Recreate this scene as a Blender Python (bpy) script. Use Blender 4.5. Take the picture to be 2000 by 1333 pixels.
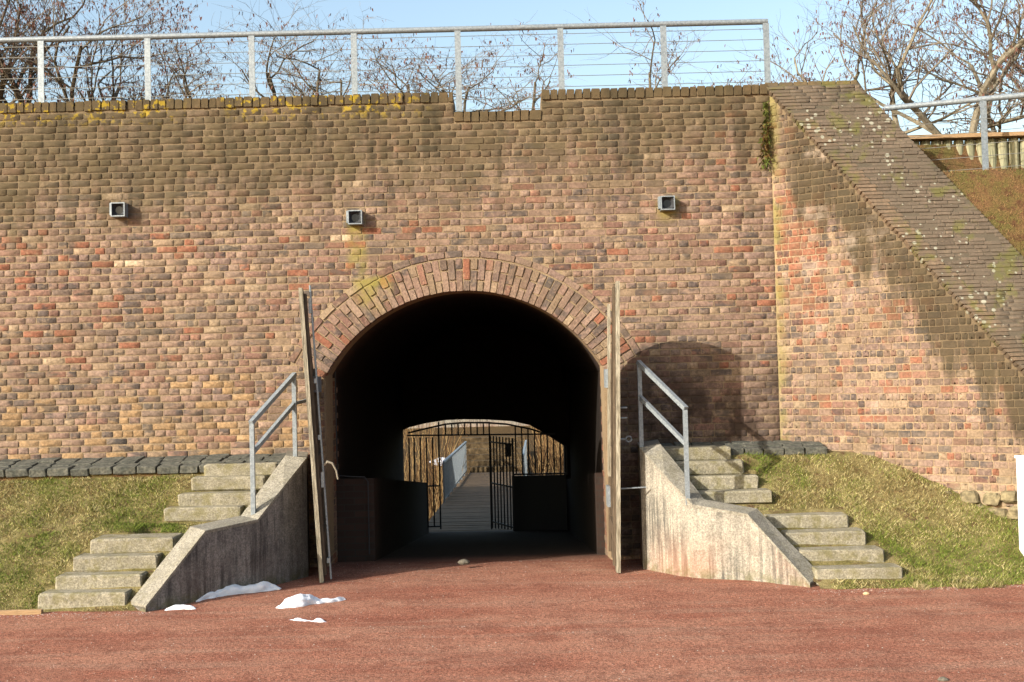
import bpy, math, random
import numpy as np
from mathutils import Matrix, Vector, noise as mnoise

# ------------------------------------------------------------------ scene, camera, light
for o in list(bpy.data.objects):
    bpy.data.objects.remove(o)
S = bpy.context.scene
COL = S.collection
random.seed(7)
rng = np.random.default_rng(7)

F_PX = 2200.0                 # focal length in photo pixels (photo 2000 x 1333)
PITCH = math.radians(1.783)
ROLL = math.radians(1.40)
CAM = Vector((0, 0, 2.1))
Fw = Vector((0, math.cos(PITCH), math.sin(PITCH)))
R0 = Vector((1, 0, 0)); U0 = Vector((0, -math.sin(PITCH), math.cos(PITCH)))
Rt = R0 * math.cos(ROLL) - U0 * math.sin(ROLL)
Up = U0 * math.cos(ROLL) + R0 * math.sin(ROLL)
cam_d = bpy.data.cameras.new('camera')
cam = bpy.data.objects.new('camera', cam_d)
COL.objects.link(cam)
m = Matrix((Rt, Up, -Fw)).transposed().to_4x4()
m.translation = CAM
cam.matrix_world = m
cam_d.sensor_width = 36.0
cam_d.lens = F_PX / 2000 * 36.0
cam_d.clip_end = 2000
S.camera = cam

SUN_DIR = Vector((1.27, 1.0, -0.70)).normalized()      # direction the light travels
sun_d = bpy.data.lights.new('sun', 'SUN')
sun_d.energy = 4.2
sun_d.angle = math.radians(0.53)
sun_d.color = (1.0, 0.945, 0.86)
sun = bpy.data.objects.new('sun', sun_d)
COL.objects.link(sun)
sun.rotation_euler = SUN_DIR.to_track_quat('-Z', 'Y').to_euler()
sun.location = (-20, -10, 20)

W = bpy.data.worlds.new('World'); S.world = W; W.use_nodes = True
wn = W.node_tree.nodes; wl = W.node_tree.links
bg = wn['Background']
sky = wn.new('ShaderNodeTexSky'); sky.sky_type = 'NISHITA'; sky.sun_disc = False
sky.sun_elevation = math.asin(-SUN_DIR.z)
sky.sun_rotation = math.atan2(-SUN_DIR.x, -SUN_DIR.y)
sky.altitude = 50; sky.air_density = 1.3; sky.dust_density = 3.0; sky.ozone_density = 1.0
wl.new(sky.outputs[0], bg.inputs[0]); bg.inputs[1].default_value = 0.15

S.view_settings.view_transform = 'Standard'
S.view_settings.look = 'None'
S.view_settings.exposure = 0.92
S.view_settings.gamma = 1.0
S.view_settings.use_curve_mapping = False

# ------------------------------------------------------------------ pixel -> place
def ray(px, py):
    return Fw + Rt * ((px - 1000) / F_PX) + Up * ((666.5 - py) / F_PX)
def at(px, py, D):            # point on the pixel's ray at depth y = D
    d = ray(px, py); return CAM + d * (D / d.y)
def atz(px, py, z):           # point on the pixel's ray at height z
    d = ray(px, py); return CAM + d * ((z - CAM.z) / d.z)

# ------------------------------------------------------------------ helpers
def lerp(a, b, t): return a + (b - a) * t
def interp(x, xs, ys): return float(np.interp(x, xs, ys))

def tag(o, label=None, cat=None, group=None, kind=None):
    if label: o['label'] = label
    if cat: o['category'] = cat
    if group: o['group'] = group
    if kind: o['kind'] = kind
    return o

def thing(name, label, cat, loc=(0, 0, 0), group=None, kind=None):
    o = bpy.data.objects.new(name, None); COL.objects.link(o)
    o.empty_display_size = 0.2
    o.location = loc
    return tag(o, label, cat, group, kind)

def origin(o):
    v = Vector((0, 0, 0))
    while o is not None:
        v += Vector(o.location); o = o.parent
    return v

class MB:
    def __init__(s): s.v = []; s.f = []; s.c = []
    def add(s, vs, fs, col=None):
        b = len(s.v)
        s.v.extend([tuple(v) for v in vs]); s.f.extend([tuple(i + b for i in f) for f in fs])
        s.c.extend([col] * len(vs))
    def box(s, c, size, rot=None, col=None):
        hx, hy, hz = size[0] / 2, size[1] / 2, size[2] / 2
        vs = [Vector((x, y, z)) for x in (-hx, hx) for y in (-hy, hy) for z in (-hz, hz)]
        if rot is not None: vs = [rot @ v for v in vs]
        c = Vector(c)
        s.add([v + c for v in vs], [(0, 1, 3, 2), (4, 6, 7, 5), (0, 4, 5, 1), (2, 3, 7, 6), (0, 2, 6, 4), (1, 5, 7, 3)], col)
    def bevbox(s, c, size, b=0.01, rot=None, jit=0.0):
        # box with chamfered edges: three nested slabs
        hx, hy, hz = size[0] / 2, size[1] / 2, size[2] / 2
        vs = []; fs = []
        rings = [(-hz, b), (-hz + b, 0), (hz - b, 0), (hz, b)]
        for z, i in rings:
            x, y = hx - i, hy - i
            k = b
            ring = [(-x + k, -y), (x - k, -y), (x, -y + k), (x, y - k), (x - k, y), (-x + k, y), (-x, y - k), (-x, -y + k)]
            for (px, py) in ring:
                vs.append(Vector((px + random.uniform(-jit, jit), py + random.uniform(-jit, jit), z + random.uniform(-jit, jit))))
        for r in range(3):
            for i in range(8):
                j = (i + 1) % 8
                fs.append((r * 8 + i, r * 8 + j, r * 8 + 8 + j, r * 8 + 8 + i))
        fs.append(tuple(range(7, -1, -1))); fs.append(tuple(range(24, 32)))
        if rot is not None: vs = [rot @ v for v in vs]
        c = Vector(c)
        s.add([v + c for v in vs], fs)
    def tube(s, pts, rad, n=6, cap=True, col=None):
        pts = [Vector(p) for p in pts]
        if not hasattr(rad, '__len__'): rad = [rad] * len(pts)
        vs = []; fs = []
        ref = Vector((0, 0, 1))
        d0 = (pts[-1] - pts[0]).normalized() if (pts[-1] - pts[0]).length > 1e-6 else ref
        if abs(d0.z) > 0.8: ref = Vector((0, 1, 0.1))
        for i, p in enumerate(pts):
            d = (pts[min(i + 1, len(pts) - 1)] - pts[max(i - 1, 0)])
            if d.length < 1e-9: d = d0.copy()
            d.normalize()
            u = d.cross(ref)
            if u.length < 1e-4: u = d.cross(Vector((1, 0, 0)))
            u.normalize(); w = d.cross(u)
            for k in range(n):
                a = 2 * math.pi * (k + .5) / n
                vs.append(p + (u * math.cos(a) + w * math.sin(a)) * rad[i])
        for i in range(len(pts) - 1):
            for k in range(n):
                j = (k + 1) % n
                fs.append((i * n + k, i * n + j, i * n + n + j, i * n + n + k))
        if cap:
            fs.append(tuple(range(n - 1, -1, -1))); e = (len(pts) - 1) * n
            fs.append(tuple(range(e, e + n)))
        s.add(vs, fs, col)
    def bar(s, p, q, w, h=None, upv=(0, 0, 1)):
        h = h or w
        p = Vector(p); q = Vector(q); d = (q - p); L = d.length; d.normalize()
        u = Vector(upv)
        if abs(d.dot(u)) > .95: u = Vector((0, 1, 0))
        x = d.cross(u).normalized(); z = x.cross(d).normalized()
        s.box((p + q) / 2, (w, L, h), Matrix((x, d, z)).transposed())
    def prism(s, poly, vec):       # extrude a 3D polygon along vec
        n = len(poly); vec = Vector(vec)
        vs = [Vector(p) for p in poly] + [Vector(p) + vec for p in poly]
        fs = [tuple(range(n - 1, -1, -1)), tuple(range(n, 2 * n))]
        for i in range(n):
            j = (i + 1) % n
            fs.append((i, j, n + j, n + i))
        s.add(vs, fs)
    def build(s, name, mat, parent=None, kind=None, smooth=False, local=False):
        me = bpy.data.meshes.new(name)
        vs = s.v
        if parent is not None and not local:
            O = origin(parent); vs = [(v[0] - O.x, v[1] - O.y, v[2] - O.z) for v in vs]
        me.from_pydata(vs, [], s.f)
        if s.c and s.c[0] is not None:
            a = me.attributes.new('bc', 'FLOAT_COLOR', 'POINT')
            a.data.foreach_set('color', np.array(s.c, dtype=np.float32).ravel())
        me.materials.append(mat)
        me.validate(clean_customdata=False)
        import bmesh
        bm = bmesh.new(); bm.from_mesh(me); bmesh.ops.recalc_face_normals(bm, faces=bm.faces); bm.to_mesh(me); bm.free()
        if smooth: me.polygons.foreach_set('use_smooth', [True] * len(me.polygons))
        o = bpy.data.objects.new(name, me); COL.objects.link(o)
        o.parent = parent
        if kind: o['kind'] = kind
        return o

def raw_mesh(name, V, Fc, mat, parent=None, kind=None, colors=None, smooth=False):
    """big mesh from numpy arrays; Fc is (n,3) or (n,4)"""
    me = bpy.data.meshes.new(name)
    V = np.asarray(V, dtype=np.float32)
    if parent is not None:
        O = origin(parent); V = V - np.array(O, dtype=np.float32)
    Fc = np.asarray(Fc, dtype=np.int32)
    k = Fc.shape[1]
    me.vertices.add(len(V)); me.vertices.foreach_set('co', V.ravel())
    me.loops.add(Fc.size); me.loops.foreach_set('vertex_index', Fc.ravel())
    me.polygons.add(len(Fc))
    me.polygons.foreach_set('loop_start', np.arange(0, Fc.size, k, dtype=np.int32))
    me.polygons.foreach_set('loop_total', np.full(len(Fc), k, dtype=np.int32))
    if colors is not None:
        a = me.attributes.new('bc', 'FLOAT_COLOR', 'POINT')
        a.data.foreach_set('color', np.asarray(colors, dtype=np.float32).ravel())
    me.update(calc_edges=True); me.validate(clean_customdata=False)
    if smooth: me.polygons.foreach_set('use_smooth', [True] * len(me.polygons))
    me.materials.append(mat)
    o = bpy.data.objects.new(name, me); COL.objects.link(o); o.parent = parent
    if kind: o['kind'] = kind
    return o

def srgb(r, g, b, k=1.0):
    def c(u):
        u /= 255.0
        return (u / 12.92 if u <= .04045 else ((u + .055) / 1.055) ** 2.4) * k
    return (c(r), c(g), c(b), 1.0)

# ------------------------------------------------------------------ material kit
class NT:
    def __init__(s, name, rough=0.9, spec=0.25):
        s.m = bpy.data.materials.new(name); s.m.use_nodes = True
        s.t = s.m.node_tree; s.n = s.t.nodes; s.l = s.t.links
        s.b = s.n['Principled BSDF']
        s.b.inputs['Roughness'].default_value = rough
        s.b.inputs['Specular IOR Level'].default_value = spec
    def put(s, sock, v):
        if isinstance(v, bpy.types.NodeSocket): s.l.new(v, sock)
        else: sock.default_value = v
    def pos(s):
        if not hasattr(s, '_p'):
            s._p = s.n.new('ShaderNodeNewGeometry').outputs['Position']
        return s._p
    def xyz(s):
        if not hasattr(s, '_x'):
            q = s.n.new('ShaderNodeSeparateXYZ'); s.l.new(s.pos(), q.inputs[0]); s._x = q.outputs
        return s._x
    def mapv(s, v, scale):
        q = s.n.new('ShaderNodeVectorMath'); q.operation = 'MULTIPLY'
        s.put(q.inputs[0], v); q.inputs[1].default_value = scale; return q.outputs[0]
    def noise(s, scale, detail=3, rough=.55, vec=None, stretch=None, off=0.0):
        q = s.n.new('ShaderNodeTexNoise'); q.inputs['Scale'].default_value = scale
        q.inputs['Detail'].default_value = detail; q.inputs['Roughness'].default_value = rough
        v = vec if vec is not None else s.pos()
        if stretch: v = s.mapv(v, stretch)
        if off:
            w = s.n.new('ShaderNodeVectorMath'); s.put(w.inputs[0], v); w.inputs[1].default_value = (off, off * .7, off * 1.3); v = w.outputs[0]
        s.l.new(v, q.inputs['Vector']); return q.outputs['Fac']
    def voro(s, scale, stretch=None, feature='F1'):
        q = s.n.new('ShaderNodeTexVoronoi'); q.feature = feature; q.inputs['Scale'].default_value = scale
        v = s.pos()
        if stretch: v = s.mapv(v, stretch)
        s.l.new(v, q.inputs['Vector']); return q.outputs['Distance']
    def math(s, op, a, b=0.0, c=0.0, clamp=False):
        q = s.n.new('ShaderNodeMath'); q.operation = op; q.use_clamp = clamp
        s.put(q.inputs[0], a); s.put(q.inputs[1], b)
        if op in ('MULTIPLY_ADD',): s.put(q.inputs[2], c)
        return q.outputs[0]
    def step(s, v, lo, hi, a=0.0, b=1.0):       # smoothstep map
        q = s.n.new('ShaderNodeMapRange'); q.interpolation_type = 'SMOOTHSTEP'
        if lo > hi: lo, hi, a, b = hi, lo, b, a
        s.put(q.inputs['Value'], v)
        q.inputs['From Min'].default_value = lo; q.inputs['From Max'].default_value = hi
        q.inputs['To Min'].default_value = a; q.inputs['To Max'].default_value = b
        return q.outputs['Result']
    def mix(s, f, a, b, mode='MIX'):
        q = s.n.new('ShaderNodeMix'); q.data_type = 'RGBA'; q.blend_type = mode
        s.put(q.inputs[0], f); s.put(q.inputs[6], a); s.put(q.inputs[7], b)
        return q.outputs[2]
    def gray(s, v):
        q = s.n.new('ShaderNodeCombineColor')
        for i in range(3): s.put(q.inputs[i], v)
        return q.outputs[0]
    def mulv(s, c, v): return s.mix(1.0, c, s.gray(v), 'MULTIPLY')
    def bump(s, h, strength=.3, dist=.01):
        q = s.n.new('ShaderNodeBump'); q.inputs['Strength'].default_value = strength; q.inputs['Distance'].default_value = dist
        s.l.new(h, q.inputs['Height']); s.l.new(q.outputs[0], s.b.inputs['Normal'])
    def color(s, c): s.put(s.b.inputs['Base Color'], c); return s
    def done(s): return s.m

def attr_color(t, per_object):
    if per_object:
        q = t.n.new('ShaderNodeObjectInfo'); return q.outputs['Color'], q.outputs['Alpha']
    q = t.n.new('ShaderNodeAttribute'); q.attribute_name = 'bc'; return q.outputs['Color'], q.outputs['Alpha']

WALL_Y = 13.25
WX0, WEDGE = 3.12, 5.47            # wing wall: corner x, ridge height
def wall_weather(t, c, zone, soak=1.0):
    x, y, z = t.xyz()
    big = t.noise(.9, 4, .6)
    streak = t.noise(1.0, 4, .6, stretch=(5.0, 5.0, .55))
    patch = t.noise(3.2, 5, .62)
    if zone != 'rake':
        c = t.mix(t.math('MULTIPLY', t.step(patch, .42, .70), .40), c, srgb(126, 108, 84, .62))
        c = t.mix(t.math('MULTIPLY', t.step(t.noise(2.1, 5, .7, off=14), .52, .72), .30), c, srgb(188, 160, 132, .62))
    if zone == 'wall':
        # grime band hanging from the coping: deeper towards -x
        lim = t.math('MULTIPLY_ADD', x, .075, 4.42)
        lim = t.math('MULTIPLY_ADD', t.math('SUBTRACT', streak, .5), -1.7, lim)
        lim = t.math('MULTIPLY_ADD', t.math('SUBTRACT', big, .5), -1.6, lim)
        g = t.step(t.math('SUBTRACT', z, lim), -.5, .6, 0.0, .9)
        g = t.math('MULTIPLY', g, t.step(patch, .25, .62, .72, 1.0))
        grime = t.mix(t.noise(5, 3, .6, off=7), srgb(84, 75, 54, .58), srgb(114, 100, 72, .6))
        c = t.mix(t.math('MULTIPLY', g, soak), c, grime)
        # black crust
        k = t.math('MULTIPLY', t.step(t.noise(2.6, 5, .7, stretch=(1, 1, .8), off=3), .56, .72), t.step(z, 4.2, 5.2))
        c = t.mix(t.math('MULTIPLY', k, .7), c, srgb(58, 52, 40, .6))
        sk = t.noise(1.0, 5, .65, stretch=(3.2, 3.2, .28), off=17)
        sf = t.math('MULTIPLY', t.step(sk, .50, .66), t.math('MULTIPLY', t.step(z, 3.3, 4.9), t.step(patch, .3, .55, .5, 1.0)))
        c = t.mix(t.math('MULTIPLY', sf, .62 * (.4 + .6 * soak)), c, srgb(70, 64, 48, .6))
        # green-yellow algae below the lamps
        for (ax, zt, w, ln) in ((-1.80, 4.02, .11, 1.15), (1.87, 4.15, .12, .35), (-1.62, 3.3, .2, .5)):
            d = t.math('ABSOLUTE', t.math('SUBTRACT', x, ax))
            f = t.math('MULTIPLY', t.step(d, w * 1.5, w * .3), t.math('MULTIPLY', t.step(z, zt - ln, zt - ln * .3), t.step(z, zt + .05, zt - .02)))
            f = t.math('MULTIPLY', f, t.step(patch, .3, .6))
            c = t.mix(t.math('MULTIPLY', f, .7), c, srgb(150, 140, 62, .8))
        # sulphur lichen on the coping
        lm = t.step(t.noise(13, 4, .6, off=11), .535, .60)
        lm = t.math('MULTIPLY', lm, t.step(t.noise(1.4, 2, .5, off=5), .36, .50))
        lm = t.math('MULTIPLY', lm, t.math('MULTIPLY', t.step(z, 5.12, 5.36), t.step(x, -.8, -1.3)))
        c = t.mix(t.math('MULTIPLY', lm, .85), c, srgb(178, 152, 48, .62))
        # damp sooty corner, its dark colour spread to deepen the door leaf's shadow
        d = t.math('MULTIPLY', t.step(z, 2.6, 1.7), t.step(x, .9, 1.7))
        c = t.mix(t.math('MULTIPLY', d, t.step(patch, .38, .58, .25, .9)), c, srgb(72, 58, 50, .6))
    else:
        # along-wall coordinate a and distance below the raking edge
        a = t.math('ADD', t.math('MULTIPLY', t.math('SUBTRACT', x, WX0), .817), t.math('MULTIPLY', t.math('SUBTRACT', y, WALL_Y), -.576))
        e = t.math('SUBTRACT', t.math('MULTIPLY_ADD', a, -1.2676, WEDGE), z)
        if zone == 'wing':
            lim = t.math('MULTIPLY_ADD', t.math('SUBTRACT', big, .5), 1.5, t.math('MULTIPLY_ADD', t.math('SUBTRACT', streak, .5), 2.6, .9))
            g = t.step(t.math('SUBTRACT', e, lim), .3, -.3, 0.0, .88)
            g = t.math('MULTIPLY', g, t.step(a, .0, .35, .35, 1.0))
            grime = t.mix(t.noise(5, 3, .6, off=7), srgb(52, 48, 38, .55), srgb(100, 88, 62, .58))
            c = t.mix(t.math('MULTIPLY', g, .5 + soak * .5), c, grime)
            w = t.math('MULTIPLY', t.step(a, .1, .5), t.step(a, 1.7, .9))
            w = t.math('MULTIPLY', w, t.step(t.noise(2.4, 5, .7, off=9), .50, .70))
            c = t.mix(t.math('MULTIPLY', w, .42), c, srgb(208, 188, 168, .62))
            al = t.math('MULTIPLY', t.step(a, .16, .02), t.step(patch, .35, .6))
            c = t.mix(t.math('MULTIPLY', al, .65), c, srgb(146, 138, 76, .66))
            lo = t.math('MULTIPLY', t.step(z, 1.0, .72), t.step(patch, .4, .6))
            c = t.mix(t.math('MULTIPLY', lo, .5), c, srgb(200, 180, 144, .66))
        else:       # raking top
            g = t.step(patch, .3, .65, .35, .85)
            c = t.mix(g, c, t.mix(big, srgb(94, 87, 73, .62), srgb(126, 111, 94, .62)))
            k = t.step(t.noise(1.6, 5, .7, off=4), .55, .7)
            c = t.mix(t.math('MULTIPLY', k, .6), c, srgb(70, 68, 58, .66))
            vq = t.n.new('ShaderNodeTexVoronoi'); vq.inputs['Scale'].default_value = 12.0
            t.l.new(t.pos(), vq.inputs['Vector'])
            sz = t.math('MULTIPLY', t.step(t.noise(1.3, 3, .6, off=2), .36, .64), .33)
            wob = t.math('MULTIPLY_ADD', t.math('SUBTRACT', t.noise(30, 3), .5), .22, vq.outputs['Distance'])
            lich = t.step(t.math('SUBTRACT', wob, sz), .02, -.03)
            c = t.mix(t.math('MULTIPLY', lich, .72), c, srgb(190, 190, 170, .62))
            mo = t.step(t.noise(3.5, 5, .65, off=6), .52, .66)
            c = t.mix(t.math('MULTIPLY', mo, .5), c, srgb(110, 112, 44, .7))
    return c

def brick_mat(name, zone, per_object, mortar=None):
    t = NT(name, .93, .18)
    if mortar is None:
        c, al = attr_color(t, per_object)
        burn = t.math('MULTIPLY', t.step(t.noise(7.5, 3, .55, stretch=(.7, .7, 1.2), off=1.5), .44, .58), t.step(al, .52, .68))
        c = t.mix(t.math('MULTIPLY', burn, .74), c, srgb(84, 80, 78, .62))
        n = t.noise(38, 4, .6)
        c = t.mulv(c, t.step(n, .22, .78, .58, 1.36))
        pale = t.step(t.noise(17, 5, .7, off=8), .54, .70)
        c = t.mix(t.math('MULTIPLY', pale, .42), c, srgb(196, 170, 138, .62))
    else:
        c = t.mix(t.noise(6, 4), mortar, tuple(v * .78 for v in mortar[:3]) + (1,))
        c = t.mulv(c, t.step(t.noise(70, 3), .25, .75, .75, 1.15))
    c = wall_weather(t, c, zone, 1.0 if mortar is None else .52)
    t.color(c)
    h = t.math('MULTIPLY_ADD', t.noise(160, 3), .35, t.noise(45, 4, .6))
    t.bump(h, .55, .006)
    return t.done()

MORTAR = srgb(186, 162, 128, .58)
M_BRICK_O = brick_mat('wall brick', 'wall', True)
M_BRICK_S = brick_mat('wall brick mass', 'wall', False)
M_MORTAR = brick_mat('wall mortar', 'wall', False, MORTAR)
M_WBRICK_O = brick_mat('wing brick', 'wing', True)
M_WBRICK_S = brick_mat('wing brick mass', 'wing', False)
M_WMORTAR = brick_mat('wing mortar', 'wing', False, srgb(190, 164, 130, .60))
M_SBRICK_O = brick_mat('rake brick', 'rake', True)
M_SBRICK_S = brick_mat('rake brick mass', 'rake', False)
M_SMORTAR = brick_mat('rake mortar', 'rake', False, srgb(96, 90, 74, .62))

def simple(name, col, var=.25, scale=20, rough=.85, spec=.25, metal=0.0, bump=0.0, stretch=None, col2=None, bscale=None):
    t = NT(name, rough, spec)
    n = t.noise(scale, 4, .6, stretch=stretch)
    c = t.mix(t.step(n, .3, .7), col, col2) if col2 else t.mix(0.0, col, col)
    c = t.mulv(c, t.step(t.noise(scale * 2.7, 4, .6, stretch=stretch, off=3), .25, .75, 1 - var, 1 + var))
    t.color(c); t.b.inputs['Metallic'].default_value = metal
    if bump: t.bump(t.noise(bscale or scale * 3, 4, .6, stretch=stretch), bump, .008)
    return t.done()

def soot_mat():
    t = NT('sooty tunnel brick', .95, .1)
    n = t.noise(9, 4)
    x, y, z = t.xyz()
    q = t.n.new('ShaderNodeTexBrick'); q.inputs['Scale'].default_value = 1.0
    q.inputs['Brick Width'].default_value = .25; q.inputs['Row Height'].default_value = .08; q.inputs['Mortar Size'].default_value = .008
    q.inputs['Color1'].default_value = (.085, .048, .035, 1); q.inputs['Color2'].default_value = (.055, .036, .028, 1); q.inputs['Mortar'].default_value = (.06, .05, .04, 1)
    cb = t.n.new('ShaderNodeCombineXYZ'); t.l.new(t.math('ADD', x, y), cb.inputs[0]); t.l.new(z, cb.inputs[1]); t.l.new(cb.outputs[0], q.inputs['Vector'])
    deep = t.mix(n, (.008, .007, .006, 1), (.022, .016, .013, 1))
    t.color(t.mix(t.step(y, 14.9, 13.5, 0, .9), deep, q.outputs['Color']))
    t.bump(t.noise(22, 4), .6, .01)
    return t.done()
M_SOOT = soot_mat()

def concrete_mat(name, c1, c2, streaks=0.0, moss=0.0, dark=(.05, .05, .045, 1)):
    t = NT(name, .9, .2)
    c = t.mix(t.step(t.noise(4, 5, .65), .3, .7), c1, c2)
    agg = t.noise(62, 4, .8)
    c = t.mulv(c, t.step(agg, .3, .7, .55, 1.38))
    c = t.mulv(c, t.step(t.noise(26, 3, .6, off=4), .25, .75, .8, 1.15))
    if streaks:
        x, y, z = t.xyz()
        s1 = t.noise(1.0, 5, .7, stretch=(16, 16, .9))
        s2 = t.noise(1.2, 4, .6, off=5)
        f = t.math('MULTIPLY', t.step(s1, .42, .64), t.step(s2, .3, .62))
        c = t.mix(t.math('MULTIPLY', f, streaks), c, dark)
        lo = t.math('MULTIPLY', t.step(z, .55, .0), t.step(t.noise(1.7, 3, .5, off=8), .35, .6))
        c = t.mix(t.math('MULTIPLY', lo, .32 if dark[0] > .04 else .06), c, srgb(206, 140, 104, .7))
        gr = t.math('MULTIPLY', t.step(z, .14, .0), t.step(t.noise(9, 4), .4, .6))
        c = t.mix(t.math('MULTIPLY', gr, .6), c, srgb(104, 100, 60, .7))
    if moss:
        f = t.step(t.noise(7, 4, .65, off=2), .45, .65)
        c = t.mix(t.math('MULTIPLY', f, moss), c, srgb(118, 110, 50, .65))
    t.color(c)
    t.bump(t.math('ADD', agg, t.noise(40, 4)), .5, .006)
    return t.done()
M_STEP = concrete_mat('washed concrete steps', srgb(150, 143, 122, .66), srgb(172, 164, 142, .66), 0, .5)
M_CONC_SUN = concrete_mat('pale cast concrete', srgb(194, 186, 168, .60), srgb(170, 163, 148, .60), .85)  # lighter copy of the concrete, for the parapet in sun
M_CONC_SHADE = concrete_mat('soot streaked shade toned concrete', srgb(156, 150, 142, .66), srgb(128, 124, 118, .64), .85, 0, (.03, .03, .03, 1))  # darker copy, shade put into its base colour; the black streaks are stains
M_CONC_TOP = concrete_mat('washed concrete coping', srgb(178, 172, 156, .60), srgb(156, 150, 134, .60), 0, .15)
M_COBBLE = simple('dark basalt setts', srgb(118, 116, 104, .62), .4, 14, .9, .2, 0, .6, None, srgb(84, 86, 78, .6))
M_STONE = simple('yellow rubble stone', srgb(160, 146, 112, .62), .4, 9, .9, .2, 0, .7, None, srgb(124, 114, 88, .6))
M_GALV = simple('galvanised steel', srgb(176, 186, 190, .60), .16, 34, .5, .5, .3, .08, None, srgb(150, 160, 166, .56))
M_WIRE = simple('steel wire', srgb(150, 148, 138, .5), .1, 30, .5, .5, .3)
M_IRON = simple('black painted iron', (.012, .012, .012, 1), .3, 30, .6, .4)
M_IRONG = simple('dull grey conduit', (.045, .045, .045, 1), .2, 30, .7, .2)
M_REFL = simple('dull dark reflector', (.03, .032, .035, 1), .2, 30, .6, .3)
M_DARKHOLE = simple('black lamp glass', (.004, .004, .005, 1), .2, 20, .25, .5)
M_WOODPALE = simple('pale weathered board', srgb(190, 182, 160, .66), .4, 5, .9, .15, 0, .6, (12, 12, .8), srgb(132, 122, 102, .62), 12)
M_WOODBROWN = simple('brown stained board', srgb(128, 112, 92, .55), .35, 5, .85, .2, 0, .5, (12, 12, .8), srgb(98, 84, 68, .55), 12)
M_LOG = simple('grey green palisade log', srgb(166, 160, 128, .75), .3, 4, .9, .2, 0, .5, (9, 9, .7), srgb(128, 130, 104, .75), 14)
M_CAPWOOD = simple('brown cap board', srgb(168, 138, 102, .75), .25, 6, .85, .2, 0, .3, (1, 12, 12))
M_WHITE = simple('white painted post', srgb(236, 238, 240, .88), .03, 10, .5, .4)
M_ROPE = simple('bleached plastic hose', srgb(170, 160, 140, .5), .1, 20, .6, .4)
M_BARK = simple('grey brown bark', srgb(122, 112, 94, .66), .35, 18, .95, .15, 0, .5, (1, 1, .35), srgb(88, 78, 62, .7))
M_BARK2 = simple('pale tan bark', srgb(160, 150, 128, .66), .3, 16, .95, .15, 0, .5, (1, 1, .35), srgb(122, 114, 98, .62))  # paler bark tone for the trees behind the wing wall
M_TWIG = simple('brown twig', srgb(134, 124, 110, .7), .3, 9, .95, .1)
M_POD = simple('dead brown pods', srgb(112, 78, 66, .7), .4, 12, .9, .15)
M_YTWIG = simple('straw yellow twig', srgb(206, 168, 104, .75), .3, 9, .9, .1)
M_PLANK = simple('bridge deck plank', srgb(150, 126, 98, .55), .35, 3, .9, .2, 0, .3, (1, 8, 8), srgb(118, 98, 76, .5))
M_FARSTEP = simple('old sleeper steps', srgb(128, 108, 78, .5), .45, 4, .9, .15, 0, .5, None, srgb(82, 68, 48, .45))

def snow_mat():
    t = NT('old snow', .6, .3)
    c = t.mix(t.noise(30, 4), (.62, .65, .70, 1), (.74, .75, .77, 1))
    t.color(t.mix(t.math('MULTIPLY', t.step(t.noise(90, 3, .7, off=4), .60, .72), .45), c, (.30, .22, .18, 1)))
    t.b.inputs['Subsurface Weight'].default_value = .25
    t.b.inputs['Subsurface Radius'].default_value = (.02, .025, .03)
    t.bump(t.noise(60, 4), .4, .01)
    return t.done()
M_SNOW = snow_mat()

def blade_mat(name):
    t = NT(name, .85, .15)
    c, al = attr_color(t, False)
    t.color(c)
    return t.done()
M_BLADE = blade_mat('grass blade')
M_LEAFC = blade_mat('leaf colour')

def ground_mat():
    t = NT('red cinder ground', .95, .12)
    x, y, z = t.xyz()
    a = t.noise(1.1, 5, .6, stretch=(.55, 1.6, 1))
    c = t.mix(t.step(a, .3, .7), srgb(162, 103, 82, .68), srgb(182, 130, 106, .68))
    wheel = t.noise(1.0, 5, .6, stretch=(.5, 5.5, 1), off=4)
    c = t.mix(t.math('MULTIPLY', t.step(wheel, .46, .70), .5), c, srgb(176, 140, 118, .68))
    c = t.mix(t.math('MULTIPLY', t.step(t.noise(2.3, 5, .65, off=9), .48, .66), .55), c, srgb(140, 86, 68, .70))
    g1 = t.noise(95, 3, .75)
    c = t.mulv(c, t.step(g1, .30, .70, .42, 1.55))
    c = t.mulv(c, t.step(t.noise(42, 5, .8, off=6), .3, .7, .52, 1.48))
    sp = t.step(t.noise(75, 3, .7, off=3), .60, .68)
    c = t.mix(t.math('MULTIPLY', sp, .62), c, srgb(214, 178, 154, .7))
    # damp earth towards the edges of the banks and inside the tunnel
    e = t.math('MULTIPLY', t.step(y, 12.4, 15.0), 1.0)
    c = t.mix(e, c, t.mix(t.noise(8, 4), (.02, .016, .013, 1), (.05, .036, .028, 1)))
    far = t.step(y, 22.9, 23.6)
    c = t.mix(far, c, t.mix(t.noise(1.5, 5, .7), srgb(84, 66, 46, .5), srgb(118, 98, 66, .5)))
    t.color(c)
    t.bump(t.math('MULTIPLY_ADD', g1, .7, t.noise(28, 4, .65)), .75, .014)
    return t.done()
M_GROUND = ground_mat()

def soil_mat(name, c1, c2, c3):
    t = NT(name, .95, .1)
    c = t.mix(t.step(t.noise(3, 5, .65), .35, .65), c1, c2)
    c = t.mix(t.step(t.noise(11, 4, .6, off=5), .5, .7), c, c3)
    c = t.mulv(c, t.step(t.noise(70, 3, .7), .25, .75, .55, 1.35))
    t.color(c); t.bump(t.noise(45, 4, .7), .8, .02)
    return t.done()
M_TURF = soil_mat('turf soil', srgb(110, 102, 58, .7), srgb(150, 136, 92, .7), srgb(106, 84, 60, .7))
M_TURF_DRY = soil_mat('dry brown turf', srgb(128, 96, 66, .66), srgb(112, 102, 58, .62), srgb(104, 74, 52, .62))

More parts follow.
